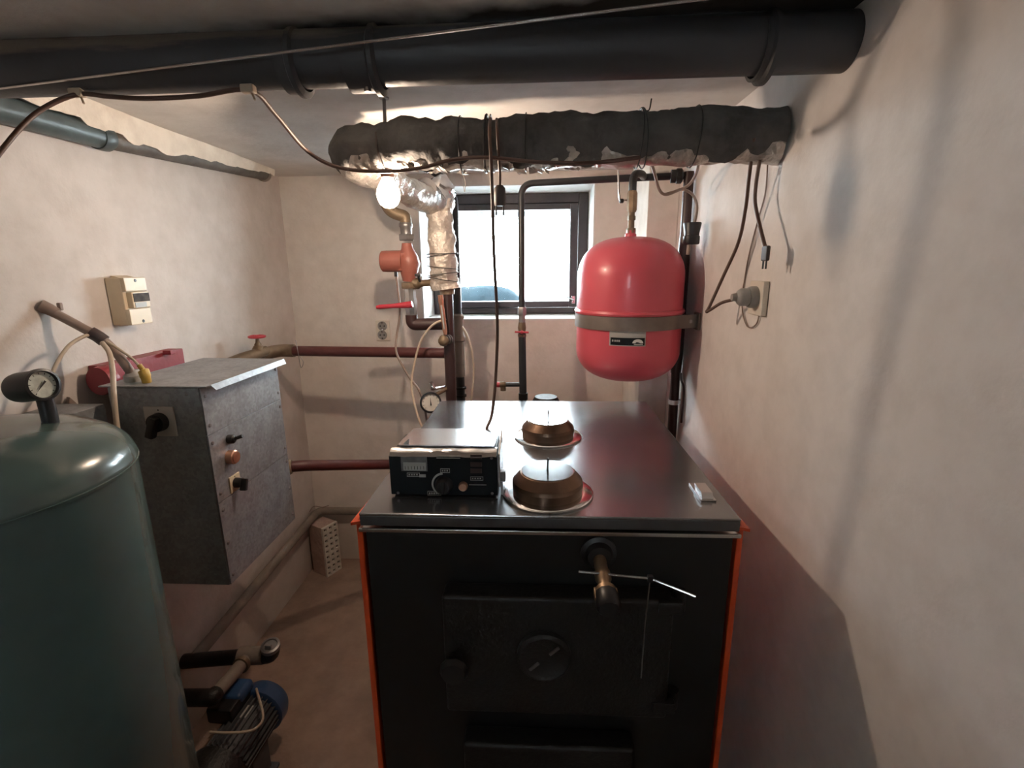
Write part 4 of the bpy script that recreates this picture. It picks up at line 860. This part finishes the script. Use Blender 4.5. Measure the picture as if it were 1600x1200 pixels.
# coupler: two plugs joined, hanging in front of the wall riser
kq = 1.60
kt, kb_ = PY(1082, 348, kq), PY(1081, 382, kq)
kp = thing('cable_coupler', 'black rubber plug and coupler hanging above the red tank by the riser', 'plug', kb_)
obj('coupler_body', MB().lathe([(0, kt.z), (0.026, kt.z), (0.027, kt.z-0.004), (0.022, kt.z-0.034), (0.022, kt.z-0.038), (0.0245, kt.z-0.04), (0.0245, kb_.z+0.004), (0.022, kb_.z), (0, kb_.z)], (kt.x, kq, 0), n=24), 'blk_plastic', kp)
obj('upper_cord', MB().tube(cr([PY(1014, 246, 1.30), PY(1022, 268, 1.42), PY(1030, 296, 1.5), PY(1040, 304, 1.54), PY(1056, 299, 1.56), PY(1076, 289, 1.57), PY(1088, 270, 1.5), PY(1093, 245, 1.36), PY(1096, 215, 1.15), PY(1094, 186, 1.19)]), 0.0042, 10), 'cable_tan', kp)
obj('lower_cord', MB().tube(cr([PY(1041, 303, 1.55), PY(1052, 300, 1.57), PY(1066, 296, 1.59), PY(1082, 304, kq), PY(1089, 322, kq), PY(1087, 340, kq), PY(1084, 350, kq)]), 0.0042, 10), 'cable_tan', kp)
obj('tail_pin', MB().cyl((kt.x-0.006, kq, kb_.z), (kt.x-0.007, kq, kb_.z-0.03), 0.006, 10), 'cable_tan', kp)

# cables by the riser
cable('pump_cable', 'taupe cable from the circulation pump down to the white-dial gauge', [PY(619, 431, RY-0.005), PY(622, 455, RY), PY(625, 490, RY), PY(620, 525, RY-0.01), PY(620, 553, RY-0.03), PY(640, 590, 1.76), PY(655, 610, 1.72), PY(664, 640, 1.74), PY(668, 668, 1.76)], 0.0042, 'cable_tan')
cable('sensor_cable', 'beige cable arching from the riser down behind the control unit', [PY(697, 498, RY-0.03), PY(676, 508, RY-0.04), PY(658, 532, RY-0.04), PY(648, 566, RY-0.05), PY(643, 600, 1.74), PY(648, 632, 1.70), PY(660, 668, 1.66), PY(680, 690, 1.67)], 0.0042, 'cable_beige')
cable('short_sensor_cable', 'short beige cable curving right of the slim grey riser', [PY(719, 506, 1.925), PY(730, 524, 1.92), PY(738, 552, 1.91), PY(740, 585, 1.90), PY(737, 620, 1.89), PY(734, 650, 1.88)], 0.004, 'cable_beige')

# ------------------------------------------------------------------ left: electric cabinet
KX, KY0, KY1, KZ0, KZ1 = -0.80, 1.095, 1.450, 0.700, 1.236
KXB = -1.03
kab = thing('electric_cabinet', 'grey galvanised sheet steel control cabinet on the left wall', 'cabinet', ((KX+KXB)/2, (KY0+KY1)/2, KZ0))
obj('body', MB().box((KXB, KY0, KZ0), (KX-0.004, KY1, KZ1-0.004), 0.002), 'galv', kab)
lidm = MB(); lo = 0.012
lx0, lx1 = KXB-0.01, KX+0.02
lidm.prism([(lx0, KY0-0.012, KZ1), (lx1, KY0-0.006, KZ1-0.002), (lx1, KY1+0.006, KZ1-0.002), (lx0, KY1+0.012, KZ1)], (0, 0, 0.003))
lidm.prism([(lx1, KY0+0.012, KZ1), (lx1, KY1+0.006, KZ1), (lx1+0.006, KY1+0.006, KZ1-0.014), (lx1+0.006, KY0+0.02, KZ1-0.014)], (-0.002, 0, 0.001))
obj('lid', lidm, 'galv', kab)
zsA = PX(325, 680, KX).z; zsB = PX(437, 625, KX).z; zsC = PX(350, 775, KX).z; zsD = PX(447, 715, KX).z
s_hi, s_lo = (zsA+zsB)/2, (zsC+zsD)/2
for z0, z1 in ((s_hi+0.0008, KZ1-0.006), (s_lo+0.0008, s_hi-0.0008), (KZ0+0.001, s_lo-0.0008)):
    pn = obj('front_panel', MB().box((KX-0.004, KY0+0.002, z0), (KX, KY1-0.002, z1), 0.001), 'galv', kab)
    nz_ = 2 if z1-z0 < 0.2 else 3
    for y in (KY0+0.014, KY1-0.014):
        for i in range(nz_):
            zz = z0+0.022+(z1-z0-0.044)*i/(nz_-1)
            obj('panel_screw', MB().lathe([(0, 0), (0.005, 0), (0.004, 0.003), (0, 0.004)], (KX, y, zz), (1, 0, 0), 10), 'dull_steel', pn)
# switches on the front
tg = PX(357, 686, KX)
sw = obj('toggle_switch', MB().lathe([(0, 0), (0.0115, 0), (0.0115, 0.014), (0.007, 0.018), (0, 0.018)], (KX, tg.y, tg.z), (1, 0, 0), 18), 'blk_plastic', kab)
obj('toggle_lever', MB().tube([(KX+0.014, tg.y, tg.z), (KX+0.036, tg.y+0.004, tg.z+0.007)], [0.004, 0.005], 8), 'blk_plastic', sw)
pbt = PX(358, 714, KX)
obj('lamp_button', MB().lathe([(0, 0), (0.0185, 0), (0.0185, 0.016), (0.015, 0.018), (0.0145, 0.021), (0.011, 0.022), (0, 0.022)], (KX, pbt.y, pbt.z), (1, 0, 0), 28), 'copper', kab)
def rotary(c, nrm, u, sz, name='rotary_switch'):
    """square backing plate and winged knob; nrm outward, u along the plate"""
    nrm = Vector(nrm); u = Vector(u); up = Vector((0, 0, 1)); R3 = Matrix((u, nrm, up)).transposed().to_4x4(); Mx = Matrix.Translation(c)@R3
    p = obj(name, MB().box((-sz, 0, -sz), (sz, 0.004, sz), 0.001, Mx), 'plate_grey' if name == 'rotary_switch' else 'cream', kab)
    obj('knob', MB().lathe([(0, 0.004), (sz*0.62, 0.004), (sz*0.58, 0.022), (0, 0.022)], c, nrm, 24).box((-sz*0.26, 0.018, -sz*0.95), (sz*0.26, 0.036, sz*0.5), 0.003, Mx@Matrix.Rotation(0.35, 4, 'Y')), 'blk_plastic', p)
    q = Vector(c)+nrm*0.004+up*sz*0.78
    obj('plate_mark', MB().lathe([(0, 0), (0.002, 0), (0, 0.001)], q, nrm, 8), 'label_dark', p)
rc = PX(366, 754, KX); rotary((KX, rc.y, rc.z), (1, 0, 0), (0, 1, 0), 0.022, 'selector_switch')
rs_ = PY(252, 658, KY0); rotary((rs_.x, KY0, rs_.z), (0, -1, 0), (1, 0, 0), 0.037)
for x in (KXB+0.03, KX-0.035): obj('side_screw', MB().lathe([(0, 0), (0.0045, 0), (0, 0.003)], (x, KY0, KZ1-0.02), (0, -1, 0), 10), 'dull_steel', kab)
# red painted mounting channel on the wall behind the cabinet
mr_ = thing('red_mounting_channel', 'dark red painted steel channel on the left wall behind the cabinet', 'bracket', (XL+0.03, 1.36, 1.2))
ra, rb_ = PX(165, 568, XL+0.05), PX(285, 541, XL+0.05)
obj('channel', MB().box((XL+0.0005, ra.y, 1.2), (XL+0.05, rb_.y, 1.268), 0.002), 'red_paint', mr_)
obj('channel_flange', MB().box((XL+0.05, ra.y, 1.2), (XL+0.125, rb_.y, 1.206), 0.001), 'red_paint', mr_)
obj('support_strut', MB().box((XL+0.0005, KY0+0.06, 0.76), (KXB, KY0+0.1, 0.8)).box((XL+0.0005, KY1-0.1, 0.76), (KXB, KY1-0.06, 0.8)), 'red_paint', mr_)
obj('end_boss', MB().lathe([(0, 0), (0.036, 0), (0.038, 0.012), (0.034, 0.03), (0, 0.03)], (XL+0.045, ra.y-0.026, 1.232), (0.1, 1, 0), 20), 'red_paint', mr_)
obj('hook', MB().box((XL+0.05, PX(262, 552, XL+0.05).y-0.02, 1.262), (XL+0.075, PX(262, 552, XL+0.05).y+0.0, 1.275), 0.002), 'red_paint', mr_)
# small cup under the channel
tag(obj('sheet_metal_guard', MB().box((XL+0.001, 1.0, 1.02), (XL+0.12, 1.088, 1.195), 0.003), 'galv'), 'dull sheet metal guard between green tank and cabinet by the wall', 'guard')

# feed cable from the wall to the cabinet lid
f0 = PX(78, 486, XL+0.012)
gl = PY(205, 583, KY0+0.04)
gl = Vector((gl.x, KY0+0.045, KZ1+0.003))
fc = thing('feed_cable', 'thick taupe cable from the left wall into the cabinet lid', 'cable', gl)
midp = PY(155, 527, 1.14)
obj('sheath', MB().tube(cr([f0+Vector((-0.011, -0.004, 0.006)), f0, PX(100, 497, -1.12), PX(130, 513, -1.085), PX(158, 529, -1.055), PX(180, 549, -1.03), PX(196, 570, gl.x-0.004), gl+Vector((0, 0, 0.012))]), 0.0105, 14), 'cable_tan', fc)
obj('wall_collar', MB().tube([f0+Vector((-0.011, -0.01, 0.014)), f0+Vector((0.0, 0.0, 0.004)), f0+Vector((0.012, 0.004, -0.006))], [0.015, 0.0135, 0.012], 12).box(f0+Vector((0.004, 0.014, 0.0)), f0+Vector((0.014, 0.022, 0.018)), 0.002), 'cable_tan', fc)
obj('tape_wrap', MB().tube(cr([PX(141, 519, -1.072), PX(152, 525, -1.061), PX(163, 533, -1.050)]), 0.0145, 14), 'tape', fc)
obj('gland', MB().lathe([(0, -0.002), (0.021, -0.002), (0.021, 0.014), (0.017, 0.018), (0.013, 0.028), (0, 0.028)], gl, n=20), 'grey_plastic', fc)
obj('side_wire', MB().tube(cr([PX(164, 532, -1.045), PX(185, 545, -1.01), PX(206, 560, -0.985), PX(219, 573, -0.965)]), 0.003, 8), 'cable_beige', fc)
yt = PX(224, 579, -0.955)
tag(obj('yellow_cable_tag', MB().tube(cr([yt+Vector((-0.008, 0, 0.014)), yt+Vector((0, 0, 0.0)), yt+Vector((0.006, -0.004, -0.014)), (yt.x+0.004, yt.y, KZ1+0.004)]), [0.006]*6+[0.012]*7+[0.0105]*6, 10), 'yellow'), 'crumpled yellow tape end on the cabinet lid', 'tape')
lw = thing('looped_wire', 'beige wire arching from the taped cable down behind the green tank', 'cable', PX(150, 560, -1.07))
obj('left_loop', MB().tube(cr([PX(143, 522, -1.068), PX(128, 527, -1.07), PX(108, 540, -1.075), PX(92, 562, -1.075), PX(82, 585, -1.075), PX(74, 625, -1.07), PX(66, 660, -1.065), PX(58, 700, -1.06)]), 0.0042, 10), 'cable_beige', lw)
obj('right_loop', MB().tube(cr([PX(160, 536, -1.04), PX(171, 552, -1.0), PX(176, 580, -0.97), PX(178, 615, -0.955), PX(181, 650, -0.95), PX(186, 690, -0.945)]), 0.0055, 10), 'cable_beige', lw)
# fuse box on the left wall
fx_, fy_0, fy_1, fz_0, fz_1 = XL+0.055, 1.287, 1.362, 1.360, 1.487
fb = thing('fuse_box', 'cream plastic fuse box with dark window on the left wall', 'fuse box', (XL, (fy_0+fy_1)/2, fz_0))
obj('housing', MB().prism([(XL+0.0005, fy_0+0.02, fz_0-0.004), (XL+0.0005, fy_0+0.022, fz_1+0.006), (fx_-0.012, fy_0, fz_1), (fx_-0.012, fy_0, fz_0)], (0, fy_1-fy_0-0.02, 0)).box((XL+0.0005, fy_0, fz_0), (fx_-0.01, fy_1, fz_1), 0.003), 'cream', fb)
obj('upper_cover', MB().box((fx_-0.012, fy_0, fz_1-0.036), (fx_, fy_1, fz_1), 0.002), 'cream', fb)
obj('lower_cover', MB().box((fx_-0.012, fy_0, fz_0), (fx_, fy_1, fz_0+0.043), 0.002), 'cream', fb)
wn = obj('breaker_window', MB().box((fx_-0.012, fy_0+0.010, fz_0+0.045), (fx_+0.006, fy_1-0.004, fz_1-0.038), 0.003), 'cream', fb)
obj('window_glass', MB().box((fx_+0.005, fy_0+0.014, fz_0+0.062), (fx_+0.0075, fy_1-0.006, fz_1-0.042)), 'dark_glass', wn)
obj('breaker_face', MB().box((fx_+0.005, fy_0+0.016, fz_0+0.047), (fx_+0.0072, fy_1-0.02, fz_0+0.06)), 'print_light', wn)
for y, z in (((fy_0+fy_1)/2, fz_1-0.008), ((fy_0+fy_1)/2+0.004, fz_0+0.008)):
    obj('cover_screw', MB().lathe([(0, 0), (0.0045, 0), (0.0035, 0.0012), (0, 0.0012)], (fx_, y, z), (1, 0, 0), 12), 'blk_plastic', fb)

# ------------------------------------------------------------------ green pressure vessel
VX, VY, VR, VZ = -0.905, 0.668, 0.226, 1.18
gt = thing('green_pressure_tank', 'big dark green upright pressure tank at the left edge', 'tank', (VX, VY, 0))
obj('shell', MB().lathe([(0, 0.06), (VR*0.8, 0.06), (VR, 0.14), (VR, VZ-0.004)], (VX, VY, 0), n=72), 'green', gt)
dm = [(VR+0.001, VZ-0.003), (VR+0.002, VZ+0.004)]
for i in range(13):
    t = i/12*math.pi/2; dm.append(((VR+0.001)*math.cos(t)**0.62 if i < 12 else 0, VZ+0.006+0.078*math.sin(t)**1.15))
obj('dome', MB().lathe(dm, (VX, VY, 0), n=72), 'green', gt)
obj('weld_seam', MB().lathe([(VR-0.001, VZ-0.006), (VR+0.0028, VZ-0.005), (VR+0.0032, VZ-0.001), (VR-0.001, VZ+0.001)], (VX, VY, 0), n=72), 'green', gt)
for k in range(3):
    a = k*2.094+0.5; obj('leg', MB().box((VX+0.17*math.cos(a)-0.02, VY+0.17*math.sin(a)-0.02, 0), (VX+0.17*math.cos(a)+0.02, VY+0.17*math.sin(a)+0.02, 0.12), 0.004), 'green', gt)
gyy = 0.74
gc = PY(60, 600, gyy)
gz = PY(62, 662, gyy)
tg_ = gauge('tank_pressure_gauge', 'black cylinder pressure gauge standing on the green tank', PY(66, 601, gyy-0.012), 0.0245, (0.97, -0.12, 0.14), 0.05,
      [Vector((gc.x-0.004, gyy+0.008, gc.z-0.02)), Vector((gc.x-0.003, gyy+0.008, gz.z+0.02)), Vector((gc.x-0.003, gyy+0.008, gz.z-0.03))], m_dial='dial_green', needle=2.3, stem_m='blk_plastic', loc=(gc.x-0.003, gyy+0.008, gz.z-0.03))
# bent rod and torn strap behind the tank
tag(obj('bent_brown_tube', MB().tube(bend([PY(-30, 600, 0.98), PY(26, 646, 1.0), PY(20, 700, 1.0)], 0.008), 0.0065, 10), 'cable_tan'), 'bent brown tube behind the gauge at the left edge', 'pipe')
ts = MB(); A = [PX(104, 620, XL+0.004), PX(118, 632, XL+0.006), PX(112, 690, XL+0.01), PX(92, 690, XL+0.02)]
ts.prism(A, (0.012, -0.004, 0)); ts.prism([PX(106, 632, XL+0.02), PX(118, 630, XL+0.03), PX(120, 690, XL+0.03), PX(108, 690, XL+0.02)], (0.004, -0.002, 0))
tag(obj('torn_strap', ts, 'cable_tan'), 'torn brown strap hanging on the left wall behind the green tank', 'strap')

# ------------------------------------------------------------------ floor pipes, brick and water pump
wpx = XL+0.034
q1, q2 = PX(305, 1028, wpx), PX(506, 788, wpx)
fpz = thing('floor_wall_pipe', 'dusty grey pipe along the foot of the left wall and back wall', 'pipe', (wpx, 1.8, q1.z-0.02))
yb_ = YB-0.03
obj('pipe', MB().tube(bend([Vector((wpx, q1.y-0.01, q1.z)), Vector((wpx, yb_-0.01, q2.z)), Vector((-0.3, yb_, q2.z-0.004))], 0.04), 0.0195, 16), 'pipe_grey', fpz)
obj('debris', MB().tube(cr([Vector((wpx-0.02, yb_-0.06, q2.z+0.02)), Vector((wpx-0.01, yb_-0.03, q2.z+0.034)), Vector((wpx+0.03, yb_-0.02, q2.z+0.026)), Vector((wpx+0.06, yb_-0.01, q2.z+0.03))]), 0.002, 5), 'cable_tan', fpz)
ft = thing('floor_pipe_tee', 'dark pipe tee with capped end sticking out from the left wall', 'pipe', (-1.0, q1.y, q1.z-0.03))
ty = q1.y-0.01; te = PY(424, 1022, ty+0.02)
obj('cross_pipe', MB().tube([(XL+0.002, ty, q1.z-0.005), (te.x-0.05, ty+0.012, te.z)], 0.023, 16), 'black_iron', ft)
obj('tee_body', MB().tube([(te.x-0.10, ty+0.008, te.z), (te.x-0.02, ty+0.015, te.z)], 0.028, 16), 'pipe_grey', ft)
obj('end_elbow', MB().tube(bend([(te.x-0.03, ty+0.014, te.z), (te.x, ty+0.017, te.z), (te.x+0.006, ty+0.014, te.z+0.035)], 0.02), 0.0265, 16), 'black_iron', ft)
obj('end_cap', MB().lathe([(0, 0), (0.029, 0), (0.029, 0.014), (0.022, 0.016), (0.02, 0.012), (0, 0.012)], (te.x+0.006, ty+0.013, te.z+0.03), (0.1, -0.25, 1), 20).box((te.x-0.004, ty-0.004, te.z+0.04), (te.x+0.016, ty+0.004, te.z+0.052), 0.001), 'dull_steel', ft)
bq0 = Vector((te.x-0.07, ty, te.z)); bq1 = PY(332, 1090, ty-0.17)
obj('branch_pipe', MB().tube([bq0, bq1], 0.02, 16), 'pipe_grey', ft)
obj('branch_elbow', MB().tube(bend([bq0.lerp(bq1, 0.9), bq1, Vector((XL+0.003, bq1.y, bq1.z-0.01))], 0.02), 0.0235, 14), 'black_iron', ft)
obj('branch_collar', MB().lathe([(0.019, 0), (0.026, 0), (0.026, 0.014), (0.019, 0.014)], bq0.lerp(bq1, 0.14), (bq1-bq0), 16), 'dull_brass', ft)
# hollow brick stood on end
hb = thing('hollow_brick', 'pale perforated hollow brick standing on end in the back left corner', 'brick', (-1.075, 2.195, 0))
bx0, bx1, by0, by1, bz1 = -1.128, -1.022, 2.15, 2.24, 0.268
obj('block', MB().box((bx0, by0, 0), (bx1-0.012, by1, bz1), 0.003), 'brick', hb)
ff = MB(); NYh, NZh = 3, 9; W = (by1-by0)/NYh; Hh = bz1/NZh
for j in range(NZh):
    for i in range(NYh):
        y0, z0 = by0+i*W, j*Hh; my, mz = W*0.24, Hh*0.24
        o4 = [(y0, z0), (y0+W, z0), (y0+W, z0+Hh), (y0, z0+Hh)]; i4 = [(y0+my, z0+mz), (y0+W-my, z0+mz), (y0+W-my, z0+Hh-mz), (y0+my, z0+Hh-mz)]
        ff.add([(bx1, a, b) for a, b in o4]+[(bx1, a, b) for a, b in i4]+[(bx1-0.011, a, b) for a, b in i4],
               [(k, (k+1) % 4, (k+1) % 4+4, k+4) for k in range(4)]+[(k+4, (k+1) % 4+4, (k+1) % 4+8, k+8) for k in range(4)])
for y_ in (by0, by1): ff.add([(bx1-0.0119, y_, 0), (bx1, y_, 0), (bx1, y_, bz1), (bx1-0.0119, y_, bz1)], [(0, 1, 2, 3)])
for z_ in (0.0, bz1): ff.add([(bx1-0.0119, by0, z_), (bx1, by0, z_), (bx1, by1, z_), (bx1-0.0119, by1, z_)], [(0, 1, 2, 3)])
obj('perforated_face', ff, 'brick_face', hb, flat=True)
obj('hole_backing', MB().box((bx1-0.0118, by0+0.002, 0.002), (bx1-0.0105, by1-0.002, bz1-0.002)), 'hole', hb)  # dark sheet standing in for the shade inside the holes
hb.rotation_euler.z = math.radians(-27)
# water pump with blue fan cover
m0, m1 = PZ(345, 1200, 0.15), PZ(415, 1096, 0.15)
axm = (m1-m0).normalized(); L = (m1-m0).length
wpm = thing('water_pump', 'electric water pump with ribbed motor and blue fan cover on the floor', 'pump', ((m0.x+m1.x)/2, (m0.y+m1.y)/2, 0))
Rm = 0.066
obj('motor_body', MB().lathe([(0, 0), (Rm-0.012, 0), (Rm-0.008, 0.004), (Rm-0.008, L*0.86), (0, L*0.86)], m0, axm, 32), 'motor_grey', wpm)
sdv = axm.cross(Vector((0, 0, 1))).normalized(); upv = sdv.cross(axm)
for k in range(26):
    a = 2*math.pi*k/26; d = sdv*math.cos(a)+upv*math.sin(a); t_ = axm.cross(d)
    c0 = m0+axm*0.012; P8 = [c0+d*(Rm-0.012)-t_*0.002, c0+d*(Rm-0.012)+t_*0.002, c0+d*(Rm+0.004)+t_*0.0012, c0+d*(Rm+0.004)-t_*0.0012]
    obj('cooling_fin', MB().prism(P8, axm*(L*0.8)), 'motor_grey', wpm)
obj('fan_cover', MB().lathe([(0, L*0.80), (Rm+0.006, L*0.80), (Rm+0.012, L*0.82), (Rm+0.012, L*0.98), (Rm+0.004, L*1.06), (Rm-0.025, L*1.12), (0, L*1.13)], m0, axm, 36), 'blue', wpm)
obj('pump_head', MB().lathe([(0, -0.09), (0.05, -0.09), (0.075, -0.07), (0.082, -0.04), (0.082, -0.005), (0.06, 0.004), (0, 0.004)], m0, axm, 32), 'black_iron', wpm)
tb = m0+axm*(L*0.62)+upv*(Rm+0.012)-sdv*0.045
Mt = Matrix.Translation(tb)@Matrix((sdv, axm, upv)).transposed().to_4x4()
obj('terminal_box', MB().box((-0.05, -0.05, -0.03), (0.03, 0.05, 0.022), 0.008, Mt), 'blk_plastic', wpm)
obj('terminal_lid', MB().box((-0.054, -0.01, -0.006), (0.032, 0.066, 0.032), 0.014, Mt, 3), 'blue', wpm)
obj('name_plate', MB().box((0.034, -0.03, -0.022), (0.058, 0.012, -0.018), 0.001, Mt), 'print_light', wpm)
for s in (-1, 1):
    fq = m0+axm*L*0.4+sdv*s*0.05
    obj('foot', MB().box((fq.x-0.028, fq.y-0.05, 0), (fq.x+0.028, fq.y+0.05, 0.012), 0.002).box((fq.x-0.008, fq.y-0.04, 0.01), (fq.x+0.008, fq.y+0.04, m0.z-0.03), 0.002), 'motor_grey', wpm)
obj('supply_cord', MB().tube(cr([tb+axm*0.05+sdv*0.045+upv*0.004, PZ(411, 1118, 0.235), PZ(402, 1136, 0.23), PZ(385, 1143, 0.235), PZ(355, 1145, 0.24), PZ(328, 1144, 0.24)]), 0.0036, 8), 'cable_beige', wpm)
